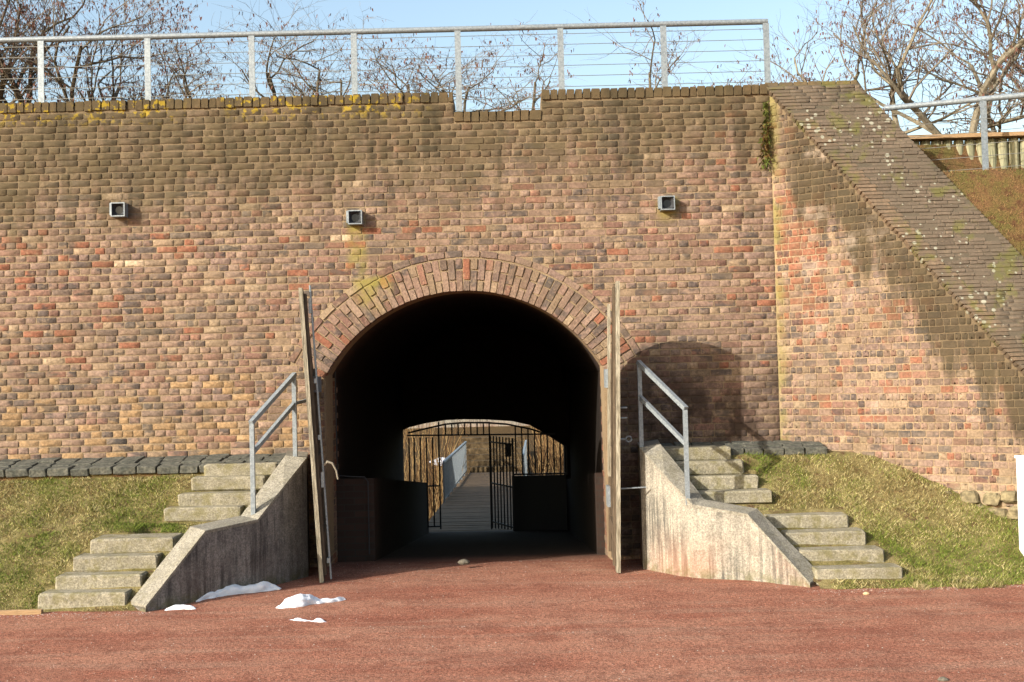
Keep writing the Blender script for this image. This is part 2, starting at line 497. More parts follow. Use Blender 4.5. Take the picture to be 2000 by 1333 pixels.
# ------------------------------------------------------------------ ground
GY = [-60, 0, 6, 9, 11.2, 13.25, 22.7, 23.4, 24.6, 34.5, 36.8, 39.5, 42.5, 44, 80, 300]
GZ = [0, 0, 0, 0, 0, -.07, -1.0, -1.06, -2.8, -2.8, -1.35, -.75, -.25, .45, .5, .5]
def ground_z(x, y): return interp(y, GY, GZ)
def vnoise(x, y, s, seed=0):
    return mnoise.noise(Vector((x * s + seed * 7.3, y * s - seed * 3.1, seed * 1.7)))
def build_ground():
    xs = np.concatenate([[-300, -120, -50, -20], np.arange(-9, 9.01, .12), [20, 50, 120, 300]])
    ys = np.concatenate([[-60, -20, 0, 4], np.arange(6, 14, .1), np.arange(14, 45, .6), [60, 100, 300]])
    V = []; nx = len(xs)
    for y in ys:
        for x in xs:
            z = ground_z(x, y)
            if 5 < y < 14 and abs(x) < 9.1:
                z += .012 * vnoise(x, y, 1.6, 1) + .006 * vnoise(x, y, 6, 2)
            V.append((x, y, z))
    Fc = []
    for j in range(len(ys) - 1):
        for i in range(nx - 1):
            a = j * nx + i; Fc.append((a, a + 1, a + nx + 1, a + nx))
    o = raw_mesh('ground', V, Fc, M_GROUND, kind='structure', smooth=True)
build_ground()

# ------------------------------------------------------------------ banks
PL = ([10.45, 10.62, 11.3, 11.6, 12.0, 12.58, 12.7, 13.6], [-.06, .0, .41, .55, .62, 1.02, 1.10, 1.14])
PR = ([10.62, 10.82, 11.7, 11.9, 12.05, 12.62, 12.75, 13.6], [-.06, .0, .44, .58, .66, 1.08, 1.17, 1.2])
def bank_z(x, y):
    if x < 0:
        p = interp(y - .03 * math.sin(x * 2.1), *PL)
        lin = interp(y, [10.5, 10.62, 11.2, 12.6, 13.6], [-.05, .0, .34, 1.08, 1.12])
        k = min(1, max(0, (-3.9 - x) / 1.2)); p = lerp(p, lin, k * .8)
    else:
        p = interp(y - .03 * math.sin(x * 1.7), *PR)
        lin = interp(y, [10.6, 10.8, 11.2, 11.7, 12.62, 13.6], [-.05, .0, .16, .42, 1.12, 1.16])
        k = min(1, max(0, (x - 3.3) / 1.0)); p = lerp(p, lin, k)
    n = .03 * vnoise(x, y, 1.4, 3) + .014 * vnoise(x, y, 5, 4)
    return p + n * min(1, max(0, (y - 10.65) * 2))
WLP = [(-3.46, 10.52), (-2.645, 11.57), (-2.29, 12.4), (-2.40, 13.3)]    # tunnel-side face of the shaded parapet
WRP = [(2.80, 10.87), (2.32, 11.36), (1.81, 11.6), (1.37, 12.36), (1.42, 13.3)]
def edge_x(poly, y):
    ys = [p[1] for p in poly]; xs = [p[0] for p in poly]; return interp(y, ys, xs)
def grid_sheet(name, fx0, fx1, ys, nx, zf, mat):
    V = []; Fc = []
    for y in ys:
        a, b = fx0(y), fx1(y)
        for i in range(nx):
            x = lerp(a, b, i / (nx - 1)); V.append((x, y, zf(x, y)))
    for j in range(len(ys) - 1):
        for i in range(nx - 1):
            q = j * nx + i; Fc.append((q, q + 1, q + nx + 1, q + nx))
    return raw_mesh(name, V, Fc, mat, kind='structure', smooth=True)
BY = list(np.arange(10.45, 13.3, .06))
HOLE = at(292 * 1.0, 992, 11.75)
def bankL_z(x, y):
    z = bank_z(x, y)
    d = math.hypot((x - HOLE.x) / .14, (y - HOLE.y) / .12)
    if d < 1: z -= .16 * (1 - d * d)
    return z
grid_sheet('grass_bank', lambda y: -12.0 if False else -9.0, lambda y: edge_x(WLP, y) - .08, BY, 110, bankL_z, M_TURF)
WD = Vector((.817, -.576, 0)); WN = Vector((-.576, -.817, 0))
grid_sheet('grass_bank', lambda y: edge_x(WRP, y) + .08, lambda y: 9.0, [v for v in BY if v > 10.6], 110, bank_z, M_TURF)

# rampart earth on top of the wall and behind it
RY = [13.55, 14.6, 17.0, 20.5, 22.7]
RZ = [5.32, 5.40, 5.85, 6.15, 5.35]
def ramp_z(x, y):
    zl = interp(y, RY, RZ)
    zr = interp(y, [13.4, 14.2, 14.25, 17, 22.7], [4.30, 4.32, 4.92, 5.2, 5.35])
    k = min(1, max(0, (x - 4.0) / .12))
    return lerp(zl, zr, k) + .03 * vnoise(x, y, .9, 6)
def build_rampart():
    xs = np.concatenate([np.linspace(-45, -9, 10), np.arange(-8.5, 12, .25), np.linspace(13, 45, 10)])
    ys = np.concatenate([np.arange(13.55, 15, .12), np.arange(15, 22.7, .5), [22.7]])
    V = []; Fc = []; nx = len(xs)
    for y in ys:
        for x in xs: V.append((x, y, ramp_z(x, y)))
    for j in range(len(ys) - 1):
        for i in range(nx - 1):
            a = j * nx + i; Fc.append((a, a + 1, a + nx + 1, a + nx))
    raw_mesh('rampart_top', V, Fc, M_TURF_DRY, kind='structure', smooth=True)
build_rampart()
# steep turf face beside the raking wing wall
TS = 3.41 / 1.55
def slope_z(y): return WEDGE + (y - 13.22) * TS
def turf_face():
    ys = np.concatenate([np.arange(10.9, 12.76, .05), np.arange(12.77, 13.62, .06)])
    def zf(x, y):
        return min(4.31, slope_z(y) - .10) + .025 * vnoise(x, y, 2.2, 8) + .02 * vnoise(x, y, 7, 9)
    return grid_sheet('turf_slope', lambda y: 4.05 + (13.22 - y) * 1.419 - .0, lambda y: 14.0, ys, 90, zf, M_TURF_DRY), zf
_, turf_zf = turf_face()

# ------------------------------------------------------------------ bricks
BR_C = [((176, 136, 110), 5), ((168, 124, 104), 4), ((160, 102, 82), 2.6), ((178, 104, 74), .8), ((184, 150, 108), 3.0),
        ((194, 164, 118), 1.2), ((152, 116, 106), 2.6), ((130, 106, 94), 1.4), ((112, 104, 98), .5), ((184, 146, 122), 3), ((152, 90, 76), 1.0)]
BRK = .66
_w = np.array([c[1] for c in BR_C]); _w = _w / _w.sum()
def brick_color(red=0.0):
    i = rng.choice(len(BR_C), p=_w)
    mean = np.array(srgb(162, 134, 106, BRK)[:3])
    c = (np.array(srgb(*BR_C[i][0], BRK)[:3]) * .56 + mean * .44) * rng.uniform(.80, 1.16)
    if red and rng.random() < red:
        c = (np.array(srgb(164, 98, 76, BRK)[:3]) * .72 + mean * .28) * rng.uniform(.85, 1.1)
    else:
        g = c.mean(); c = g + (c - g) * .76
    c = c * .84
    return (float(c[0]), float(c[1]), float(c[2]), float(rng.random()))

def brick_variant(L, H, depth, seed, worn=1.0, shear=0.0):
    r = random.Random(seed)
    j = lambda s: r.uniform(-s, s) * worn
    hx, hy = L / 2, H / 2
    def corner(cx, cy, sx, sy):
        c1 = r.uniform(.002, .012) * worn; c2 = r.uniform(.002, .011) * worn
        return (cx - sx * c1, cy + j(.0015)), (cx + j(.0015), cy - sy * c2)
    pts = []
    a, b = corner(-hx, -hy, -1, -1); pts += [b, a]
    pts += [(-hx * .3 + j(.02), -hy + j(.0035)), (hx * .35 + j(.02), -hy + j(.0035))]
    a, b = corner(hx, -hy, 1, -1); pts += [a, b]
    a, b = corner(hx, hy, 1, 1); pts += [b, a]
    pts += [(hx * .3 + j(.02), hy + j(.0035)), (-hx * .35 + j(.02), hy + j(.0035))]
    a, b = corner(-hx, hy, -1, 1); pts += [a, b]
    n = len(pts)
    vs = [(p[0], p[1], -depth) for p in pts]
    vs += [(p[0], p[1], -.0012 + j(.0012)) for p in pts]
    tx, ty = j(.10), j(.10)
    for p in pts:
        q = (p[0] * (1 - .005 / L), p[1] * (1 - .005 / H))
        vs.append((q[0], q[1], .0015 + j(.0008) + q[0] * tx * .05 + q[1] * ty * .35))
    vs.append((j(.03) * L * 4, j(.008), .0015 + j(.0022)))
    fs = []
    for k in range(2):
        for i in range(n):
            q = (i + 1) % n
            A, B, C, D = k * n + i, k * n + q, (k + 1) * n + q, (k + 1) * n + i
            fs.append((A, B, C)); fs.append((A, C, D))
    for i in range(n): fs.append((2 * n + i, 2 * n + (i + 1) % n, 3 * n))
    vs = np.array(vs, dtype=np.float64); vs[:, 0] += shear * vs[:, 1]
    return vs, np.array(fs, dtype=np.int32)

VAR = {}
def variants(key, L, H, depth, n=12, worn=1.0, shear=0.0):
    if key not in VAR:
        lst = []
        for i in range(n):
            v, f = brick_variant(L, H, depth, sum(map(ord, key)) * 31 + i * 17, worn, shear)
            lst.append([v, f, {}])
        VAR[key] = (L, H, lst)
    return VAR[key]

class Bricks:
    """collects brick placements; the largest `keep` become objects, the rest one mass"""
    def __init__(s): s.items = []
    def put(s, key, c, a, b, n, L, H, color):
        s.items.append((key, Vector(c), Vector(a), Vector(b), Vector(n), L, H, color))
    def flush(s, name, parent, mat_o, mat_s, keep=300, rank=None):
        items = s.items
        O = origin(parent)
        if len(items) > keep:
            if rank is None: rank = lambda it: -it[5] * it[6]
            items = sorted(items, key=rank)
        for it in items[:keep]:
            key, c, a, b, n, L, H, colr = it
            L0, H0, lst = VAR[key]
            k = int(rng.integers(len(lst))); v, f, cache = lst[k]
            me = cache.get(mat_o.name)
            if me is None:
                me = bpy.data.meshes.new(name); me.from_pydata(v.tolist(), [], f.tolist()); me.materials.append(mat_o); cache[mat_o.name] = me
            o = bpy.data.objects.new(name, me); COL.objects.link(o); o.parent = parent
            aa, bb = a * (L / L0), b * (H / H0)
            M = Matrix((aa, bb, n)).transposed().to_4x4(); M.translation = c - O
            o.matrix_basis = M; o.color = colr
        rest = items[keep:]
        if rest:
            Vs = []; Fs = []; Cs = []; base = 0
            for key, c, a, b, n, L, H, colr in rest:
                L0, H0, lst = VAR[key]
                v, f, _ = lst[int(rng.integers(len(lst)))]
                M = np.array([a * (L / L0), b * (H / H0), n])
                Vs.append(v @ M + np.array(c)); Fs.append(f + base); base += len(v)
                Cs.append(np.tile(np.array(colr, dtype=np.float32), (len(v), 1)))
            raw_mesh(name + '_mass', np.concatenate(Vs), np.concatenate(Fs), mat_s, parent, 'stuff', np.concatenate(Cs))

# ------------------------------------------------------------------ the portal wall
XC, ZC, RI, HALF = -.56, 1.242, 1.878, 1.66
RE, RH = 2.262, 2.36
ANG = math.asin(HALF / RI)
ZS = ZC + RI * math.cos(ANG)
TOP, NTOP = 5.36, 5.12
NX0, NX1 = -.625, .415
XL, XR = -8.2, 3.12
PITCHZ = .0803
variants('stretcher', .238, .068, .05); variants('header', .114, .068, .05)
variants('deep', .238, .068, .15); variants('deephead', .114, .068, .15)
variants('cope', .118, .088, .22, 10)
wall = thing('brick_wall', 'tall weathered red brick rampart wall with arched tunnel portal and notched top', 'wall', (XC, WALL_Y, 0))

def clear_x(z0, z1):
    """half width (from XC) that bricks of a course must keep clear"""
    best = 0
    for z in ((z0, (z0 + z1) / 2, z1) if z0 < ZS else ((z0 + z1) / 2,)):
        if z <= ZS: h = HALF
        else:
            zr = ZC + RH * math.cos(ANG)
            if z < zr: h = HALF + (z - ZS) * math.tan(ANG)
            elif z < ZC + RH: h = math.sqrt(max(0, RH ** 2 - (z - ZC) ** 2))
            else: h = 0
        best = max(best, h)
    return best

AX, AZ, AN = Vector((1, 0, 0)), Vector((0, 0, 1)), Vector((0, -1, 0))
def lay_wall():
    B = Bricks()
    row = 0; z = -.12
    while z + PITCHZ <= TOP + .01:
        zc = z + PITCHZ / 2
        hdr = row % 2 == 0
        spans = [(XL, XR)]
        if z + PITCHZ > NTOP + .01: spans = [(XL, NX0), (NX1, XR)]
        h = clear_x(z, z + PITCHZ)
        out = []
        for (a, b) in spans:
            if h > 0 and a < XC - h < b:
                out.append((a, XC - h)); 
                if XC + h < b: out.append((XC + h, b))
            else: out.append((a, b))
        if z < 1.0: out = [(XC - HALF - .75, XC - HALF), (XC + HALF, XC + HALF + .75)]
        step = .1245 if hdr else .2495
        for (a, b) in out:
            x = a - (rng.uniform(0, .02)) if a > XL else XL + (0.0 if hdr else .062) + rng.uniform(-.02, .02)
            x = max(a, x)
            while x < b - .03:
                w = step * rng.uniform(.93, 1.07)
                if not hdr and rng.random() < .08: w = .125
                if hdr and rng.random() < .07: w = .25
                if x + w > b - .045: w = b - x
                L = w - .0105
                jamb = (abs(abs(x - XC) - HALF) < .02 or abs(abs(x + w - XC) - HALF) < .02) and z < ZS + .1
                key = ('deep' if jamb else 'stretcher') if L > .17 else ('deephead' if jamb else 'header')
                cx = x + w / 2; dz = .0035 * math.sin(cx * 1.3 + row) + rng.uniform(-.0022, .0022)
                colr = brick_color(.16 if (x > 2.4 and z > 2) else (.10 if 2.3 < z < 3.9 else 0))
                if x < XC and z < 2.2 and rng.random() < .3: colr = tuple(np.array(srgb(176, 144, 106, BRK * .9)[:3]) * rng.uniform(.85, 1.1)) + (rng.random(),)
                out_d = rng.normal(-.0004, .0019)
                # a few pale patch stones
                for (px, pz) in ((-1.82, 4.42), (-4.72, 4.35), (1.75, 4.66), (-2.0, 3.78), (-4.5, 3.5)):
                    if abs(cx - px) < .12 and abs(zc - pz) < .042: colr = srgb(206, 180, 150, .7)[:3] + (0.0,)
                B.put(key, (cx, WALL_Y + out_d, zc + dz), AX, AZ, AN, L, PITCHZ - .0105 + rng.uniform(-.004, .002), colr)
                x += w
        z += PITCHZ; row += 1
    B.flush('brick', wall, M_BRICK_O, M_BRICK_S, 300,
            rank=lambda it: (-(it[5] > .2), (it[1] - CAM).length))
lay_wall()

def lay_copings():
    B = Bricks()
    for (a, b, zt) in ((XL, NX0, 5.48), (NX0, NX1, 5.24), (NX1, XR - .02, 5.48)):
        x = a
        while x < b - .03:
            w = .101 * rng.uniform(.85, 1.18)
            if x + w > b - .05: w = b - x
            h = .118 + rng.uniform(-.008, .006)
            c = np.array(srgb(128, 102, 72, .72)[:3]) * rng.uniform(.75, 1.25)
            # soldier on edge: long axis vertical
            B.put('cope', (x + w / 2, WALL_Y - .012 + rng.normal(0, .006), zt - .06 + rng.uniform(-.006, .004)), AZ, -AX, AN, h, w - .012, tuple(c) + (rng.random() * .6,))
            x += w
    B.flush('coping_brick', wall, M_BRICK_O, M_BRICK_S)
lay_copings()

def lay_arch():
    B = Bricks(); n = 52
    for i in range(n):
        phi = -ANG + (i + .5) * 2 * ANG / n
        rad = Vector((math.sin(phi), 0, math.cos(phi))); tan = Vector((math.cos(phi), 0, -math.sin(phi)))
        cuts = [(RI, RI + .252), (RI + .252, RE)] if i % 2 else [(RI, RI + .128), (RI + .128, RE)]
        for k, (r0, r1) in enumerate(cuts):
            rm = (r0 + r1) / 2; w = rm * 2 * ANG / n
            col = brick_color(.04 if phi < .7 else .4)
            L = r1 - r0 - .011
            key = ('deep' if L > .17 else 'deephead')
            c = Vector((XC, WALL_Y - .010 + rng.normal(0, .004), ZC)) + rad * (rm + rng.uniform(-.003, .003) - (.006 if k == 0 else 0))
            B.put(key, c, rad, -tan, AN, L, w - .0125 + rng.uniform(-.004, .003), col)
    B.flush('voussoir', wall, M_BRICK_O, M_BRICK_S)
    B = Bricks(); n = 24
    for i in range(n):
        phi = -ANG + (i + .5) * 2 * ANG / n
        rad = Vector((math.sin(phi), 0, math.cos(phi))); tan = Vector((math.cos(phi), 0, -math.sin(phi)))
        c = Vector((XC, WALL_Y - .008 + rng.normal(0, .003), ZC)) + rad * ((RE + RH) / 2 + .002)
        B.put('stretcher', c, tan, rad, AN, 2.31 * 2 * ANG / n - .014, .073, brick_color())
    B.flush('hood_brick', wall, M_BRICK_O, M_BRICK_S)
lay_arch()

def wall_core():
    m_ = MB(); d = .0042; y0 = WALL_Y + d; y1 = WALL_Y + .5
    xs = sorted(set([XL - 1.5, NX0, NX1, XR + .3] + [XC + (RI + .006) * math.sin(-ANG + k * 2 * ANG / 48) for k in range(49)] + list(np.arange(XL, XR, .4))))
    for a, b in zip(xs[:-1], xs[1:]):
        mid = (a + b) / 2
        t = NTOP + .06 if NX0 - 1e-6 <= mid <= NX1 + 1e-6 else TOP + .06
        def low(x):
            u = abs(x - XC)
            if u < HALF + .003: return ZC + math.sqrt(max(0, (RI + .006) ** 2 - u * u))
            return -.5
        la, lb = low(a), low(b)
        if abs(mid - XC) > HALF: la = lb = -.5
        vs = [(a, y0, la), (b, y0, lb), (b, y0, t), (a, y0, t), (a, y1, la), (b, y1, lb), (b, y1, t), (a, y1, t)]
        fs = [(0, 1, 2, 3), (3, 2, 6, 7), (0, 4, 5, 1)]
        for xx, i in ((NX0, 1), (NX1, 0)):
            if abs((b if i else a) - xx) < 1e-6: pass
        m_.add(vs, fs)
    # sides of the notch
    for xx in (NX0, NX1):
        m_.add([(xx, y0, NTOP), (xx, y1, NTOP), (xx, y1, TOP + .06), (xx, y0, TOP + .06)], [(0, 1, 2, 3)])
    # jamb returns
    for xx in (XC - HALF - .003, XC + HALF + .003):
        m_.add([(xx, y0, -.5), (xx, WALL_Y + .9, -.5), (xx, WALL_Y + .9, ZS + .01), (xx, y0, ZS + .01)], [(0, 1, 2, 3)])
    m_.build('mortar_bed', M_MORTAR, wall)
    # notch return bricks
    B = Bricks()
    for r in range(3):
        for k in range(2):
            B.put('stretcher', (NX1 + .004, WALL_Y + .12 + k * .25, NTOP + .07 + (r + .5) * PITCHZ), (0, 1, 0), AZ, (-1, 0, 0), .236, .068, brick_color(.3))
            B.put('stretcher', (NX0 - .004, WALL_Y + .12 + k * .25, NTOP + .07 + (r + .5) * PITCHZ), (0, 1, 0), AZ, (1, 0, 0), .236, .068, brick_color(.3))
    B.flush('notch_brick', wall, M_BRICK_O, M_BRICK_S)
    # lit jamb bricks on the return of the opening
    B = Bricks(); z = -.15; row = 0
    while z < ZS - .05:
        y = WALL_Y + .15
        off = .0 if row % 2 else .12
        y += off
        while y < WALL_Y + .9:
            for sd in (1, -1):
                B.put('stretcher', (XC + sd * (HALF + .002), y + .12, z + PITCHZ / 2), (0, 1, 0), AZ, (-sd, 0, 0), .236, .068, brick_color(.6 if sd > 0 else .3))
            y += .25
        z += PITCHZ; row += 1
    B.flush('jamb_brick', wall, M_BRICK_O, M_BRICK_S)
wall_core()

def tunnel():
    m_ = MB(); n = 40; ys = [WALL_Y + .16] + list(np.arange(14.2, 22.5, 1.0)) + [22.7]
    prof = [(-HALF - .012, -1.6)] + [((RI + .016) * math.sin(-ANG + k * 2 * ANG / n), ZC + (RI + .016) * math.cos(-ANG + k * 2 * ANG / n)) for k in range(n + 1)] + [(HALF + .012, -1.6)]
    V = []; Fc = []; k = len(prof)
    for y in ys:
        for (u, z) in prof: V.append((XC + u, y, z))
    for j in range(len(ys) - 1):
        for i in range(k - 1):
            Fc.append((j * k + i, j * k + i + 1, (j + 1) * k + i + 1, (j + 1) * k + i))
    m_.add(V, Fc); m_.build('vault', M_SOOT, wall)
    # low plinths along both sides
    p = MB()
    p.prism([(XC - HALF - .01, 14.0, -1.4), (-1.755, 14.0, -1.4), (-1.755, 14.0, .88), (XC - HALF - .01, 14.0, .88)], (0, 8.7, -.88))
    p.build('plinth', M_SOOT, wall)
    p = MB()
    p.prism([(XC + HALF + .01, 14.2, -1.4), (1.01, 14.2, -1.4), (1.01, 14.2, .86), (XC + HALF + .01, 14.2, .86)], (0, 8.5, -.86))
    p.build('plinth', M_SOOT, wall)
    # far end wall with its lower arch
    Y = 22.7
    pts = [(783, 1100), (783, 842), (800, 835), (830, 827.5), (870, 821), (905, 819.5), (950, 820), (1000, 823), (1035, 831), (1070, 850), (1108, 876), (1108, 1100)]
    arch = [at(a, b, Y) for a, b in pts]
    m_ = MB()
    x0, x1 = XC - 2.4, XC + 2.4
    ztop = 3.6
    allx = [x0] + [q.x for q in arch] + [x1]
    poly = [Vector((x0, Y, -3)), Vector((x0, Y, ztop)), Vector((x1, Y, ztop)), Vector((x1, Y, -3))]
    def quad(a, b, c, d):
        vs = [a, b, c, d] + [v + Vector((0, .45, 0)) for v in (a, b, c, d)]
        m_.add(vs, [(0, 1, 2, 3), (7, 6, 5, 4), (0, 4, 5, 1), (1, 5, 6, 2), (2, 6, 7, 3), (3, 7, 4, 0)])
    quad(Vector((x0, Y, -3)), Vector((arch[0].x, Y, -3)), Vector((arch[0].x, Y, ztop)), Vector((x0, Y, ztop)))
    quad(Vector((arch[-1].x, Y, -3)), Vector((x1, Y, -3)), Vector((x1, Y, ztop)), Vector((arch[-1].x, Y, ztop)))
    for a, b in zip(arch[1:-2], arch[2:-1]):
        quad(a, b, Vector((b.x, Y, ztop)), Vector((a.x, Y, ztop)))
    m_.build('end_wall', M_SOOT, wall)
    # outer rampart face around the tunnel mouth
    m_ = MB()
    for (a, b, lo) in ((-45, x0 + .01, -3.2), (x1 - .01, 45, -3.2), (x0 + .01, x1 - .01, 3.4)):
        m_.prism([(a, 22.72, lo), (b, 22.72, lo), (b, 22.72, 5.33), (a, 22.72, 5.33)], (0, .42, 0))
    m_.build('outer_face', M_SOOT, wall)
tunnel()

# ------------------------------------------------------------------ raking wing wall
A0 = Vector((WX0, WALL_Y, 0))
wing = thing('wing_wall', 'raking brick wing wall with steep lichen spotted top running down to the grass', 'wall', (4.2, 12.6, .6))
SL = 1.2676
def rake_z(a): return WEDGE - SL * a
def lay_wing():
    B = Bricks(); row = 0; z = .28
    variants('wst', .142, .068, .05); variants('wsh', .068, .068, .05)
    while z < WEDGE - .1:
        zc = z + PITCHZ / 2
        amax = min(5.2, (WEDGE - .10 - (z + PITCHZ)) / SL)
        amin = .006 + .02 * (row % 2)
        if z < .55: amin = 1.6
        hdr = row % 2 == 0; step = .0765 if hdr else .151
        a = amin
        while a < amax - .02:
            w = step * rng.uniform(.9, 1.1)
            if rng.random() < .07: w = .151 if hdr else .0765
            if a + w > amax - .03: w = amax - a
            L = w - .009
            red = .75 if (a < .55 and 2.6 < z < 4.1) else .08
            c = A0 + WD * (a + w / 2) + Vector((0, 0, zc + .003 * math.sin(a * 3 + row) + rng.uniform(-.002, .002))) + WN * rng.normal(0, .0016)
            B.put('wst' if L > .1 else 'wsh', c, WD, AZ, WN, L, PITCHZ - .011, brick_color(red))
            a += w
        z += PITCHZ; row += 1
    B.flush('brick', wing, M_WBRICK_O, M_WBRICK_S, 300, rank=lambda it: (-(it[5] > .1), (it[1] - CAM).length if it[1].x / it[1].y < .47 else 99))
lay_wing()
SB = Vector((0, .4138, .9104)); SN = Vector((0, -.9104, .4138))
P0 = Vector((WX0 - .03, 13.23, WEDGE))
RIDGE_W = 1.07
def slope_pt(u, q): # u: distance across (x) from left edge, q: distance down the slope
    return P0 + Vector((u + .5874 * q, 0, 0)) - SB * q
def lay_rake():
    B = Bricks(); E = Bricks()
    variants('rake', .158, .040, .04); variants('edge', .20, .040, .12, 10, 1.0, -.5874)
    q = .03; row = 0; pitch = .0485
    while q < 5.4:
        qc = q + pitch / 2
        # edge brick
        w = .19 + .03 * (row % 2)
        E.put('edge', slope_pt(w / 2 - .028 + rng.uniform(-.006, .006), qc) + SN * rng.normal(.003, .004), AX, SB, SN, w, pitch - .008, tuple(np.array(srgb(140, 116, 92, .66)[:3]) * rng.uniform(.75, 1.25)) + (.1,))
        u = w - .02
        while u < RIDGE_W - .03:
            L = .168 * rng.uniform(.85, 1.15)
            if rng.random() < .12: L = .085
            if u + L > RIDGE_W - .05: L = RIDGE_W - u
            c = np.array(srgb(122, 106, 90, .62)[:3]) * rng.uniform(.66, 1.3)
            B.put('rake', slope_pt(u + L / 2, qc + rng.uniform(-.003, .003)) + SN * rng.normal(0, .004), AX, SB, SN, L - .008, pitch - .0075, tuple(c) + (rng.random() * .5,))
            u += L
        q += pitch; row += 1
    B.flush('slope_brick', wing, M_SBRICK_O, M_SBRICK_S, 300, rank=lambda it: abs((P0 - it[1]).z - 1.4) if it[1].x / it[1].y < .46 else 50)
    E.flush('edge_brick', wing, M_SBRICK_O, M_SBRICK_S)
lay_rake()
def wing_core():
    m_ = MB()
    d = .0045
    o = A0 - WN * d
    la = 5.3
    # left face
    f = [o + Vector((0, 0, -.4)), o + WD * la + Vector((0, 0, -.4 - 1.0)), o + WD * la + Vector((0, 0, rake_z(la) - .02)), o + Vector((0, 0, WEDGE - .02))]
    m_.add(f, [(0, 1, 2, 3)])
    m_.build('mortar_bed', M_WMORTAR, wing)
    m_ = MB()
    s = -.006
    tl, tr = slope_pt(.012, 0) + SN * s, slope_pt(RIDGE_W, 0) + SN * s
    bl, br = slope_pt(.012, 5.5) + SN * s, slope_pt(RIDGE_W, 5.5) + SN * s
    m_.add([tl, tr, br, bl], [(0, 1, 2, 3)])
    # right cheek, back and ridge top
    g = Vector((0, 0, -6))
    m_.add([tr, br, br + g, tr + g], [(0, 1, 2, 3)])
    bk = Vector((0, .9, 0))
    m_.add([tl, tr, tr + bk, tl + bk], [(0, 1, 2, 3)])
    m_.add([tr, tr + bk, tr + bk + Vector((0, 0, -1.5)), tr + Vector((0, 0, -1.5))], [(0, 1, 2, 3)])
    m_.build('slope_bed', M_SMORTAR, wing)
    # ridge course
    B = Bricks()
    u = -.03
    while u < RIDGE_W - .02:
        w = min(.17, RIDGE_W - u)
        B.put('rake', Vector((P0.x + u + w / 2, P0.y + .0, WEDGE + .004)), AX, AZ, AN, w - .01, .05, tuple(np.array(srgb(130, 110, 70, .75)[:3]) * rng.uniform(.8, 1.2)) + (.1,))
        u += w
    B.flush('ridge_brick', wing, M_SBRICK_O, M_SBRICK_S)
    # rubble footing stones showing at the foot
    for (px, py, w, h) in ((1895, 972, .22, .16), (1938, 975, .20, .15), (1972, 970, .18, .15), (1950, 1003, .24, .14), (1988, 1003, .2, .16), (1915, 1000, .09, .2), (2030, 1010, .3, .2), (1840, 962, .26, .07), (2090, 1000, .3, .22)):
        # point on the face plane
        r = ray(px, py); t = (A0 - CAM).dot(WN) / r.dot(WN); c = CAM + r * t
        s_ = MB(); s_.bevbox(c + WN * .0, (w * .85, .13, h * .85), .022, Matrix((WD, -WN, AZ)).transposed(), .012)
        s_.build('footing_stone', M_STONE, wing)
wing_core()

# ------------------------------------------------------------------ sett paving along the wall foot
def setts(x0, x1, fy, fz, bz, label):
    root = thing('sett_paving', None, None, ((x0 + x1) / 2, 12.95, 1.1), kind='structure')
    rows = 3
    for r in range(rows):
        y0 = lerp(fy, WALL_Y - .01, r / rows); y1 = lerp(fy, WALL_Y - .01, (r + 1) / rows)
        x = x0 + (.1 if r % 2 else 0)
        while x < x1:
            w = .235 * random.uniform(.85, 1.15)
            t0 = (y0 + y1) / 2; z = lerp(fz, bz, (t0 - fy) / (WALL_Y - fy)) + random.uniform(-.008, .008)
            s_ = MB()
            sl = math.atan2(bz - fz, WALL_Y - fy)
            rot = Matrix.Rotation(sl + random.uniform(-.03, .03), 3, 'X') @ Matrix.Rotation(random.uniform(-.03, .03), 3, 'Z')
            s_.bevbox((x + w / 2, t0, z - .0425), (w - .016, y1 - y0 - .012, .085), .008, rot, .005)
            s_.build('sett', M_COBBLE, root)
            x += w
    s_ = MB(); s_.box(((x0 + x1) / 2, (fy + WALL_Y) / 2 + .03, lerp(fz, bz, .5) - .09), (x1 - x0, WALL_Y - fy - .02, .1), Matrix.Rotation(math.atan2(bz - fz, WALL_Y - fy), 3, 'X'))
    s_.build('bedding', M_TURF_DRY, root)
setts(-8.4, -2.66, 12.62, 1.19, 1.27, '')
setts(1.62, 3.35, 12.68, 1.22, 1.28, '')

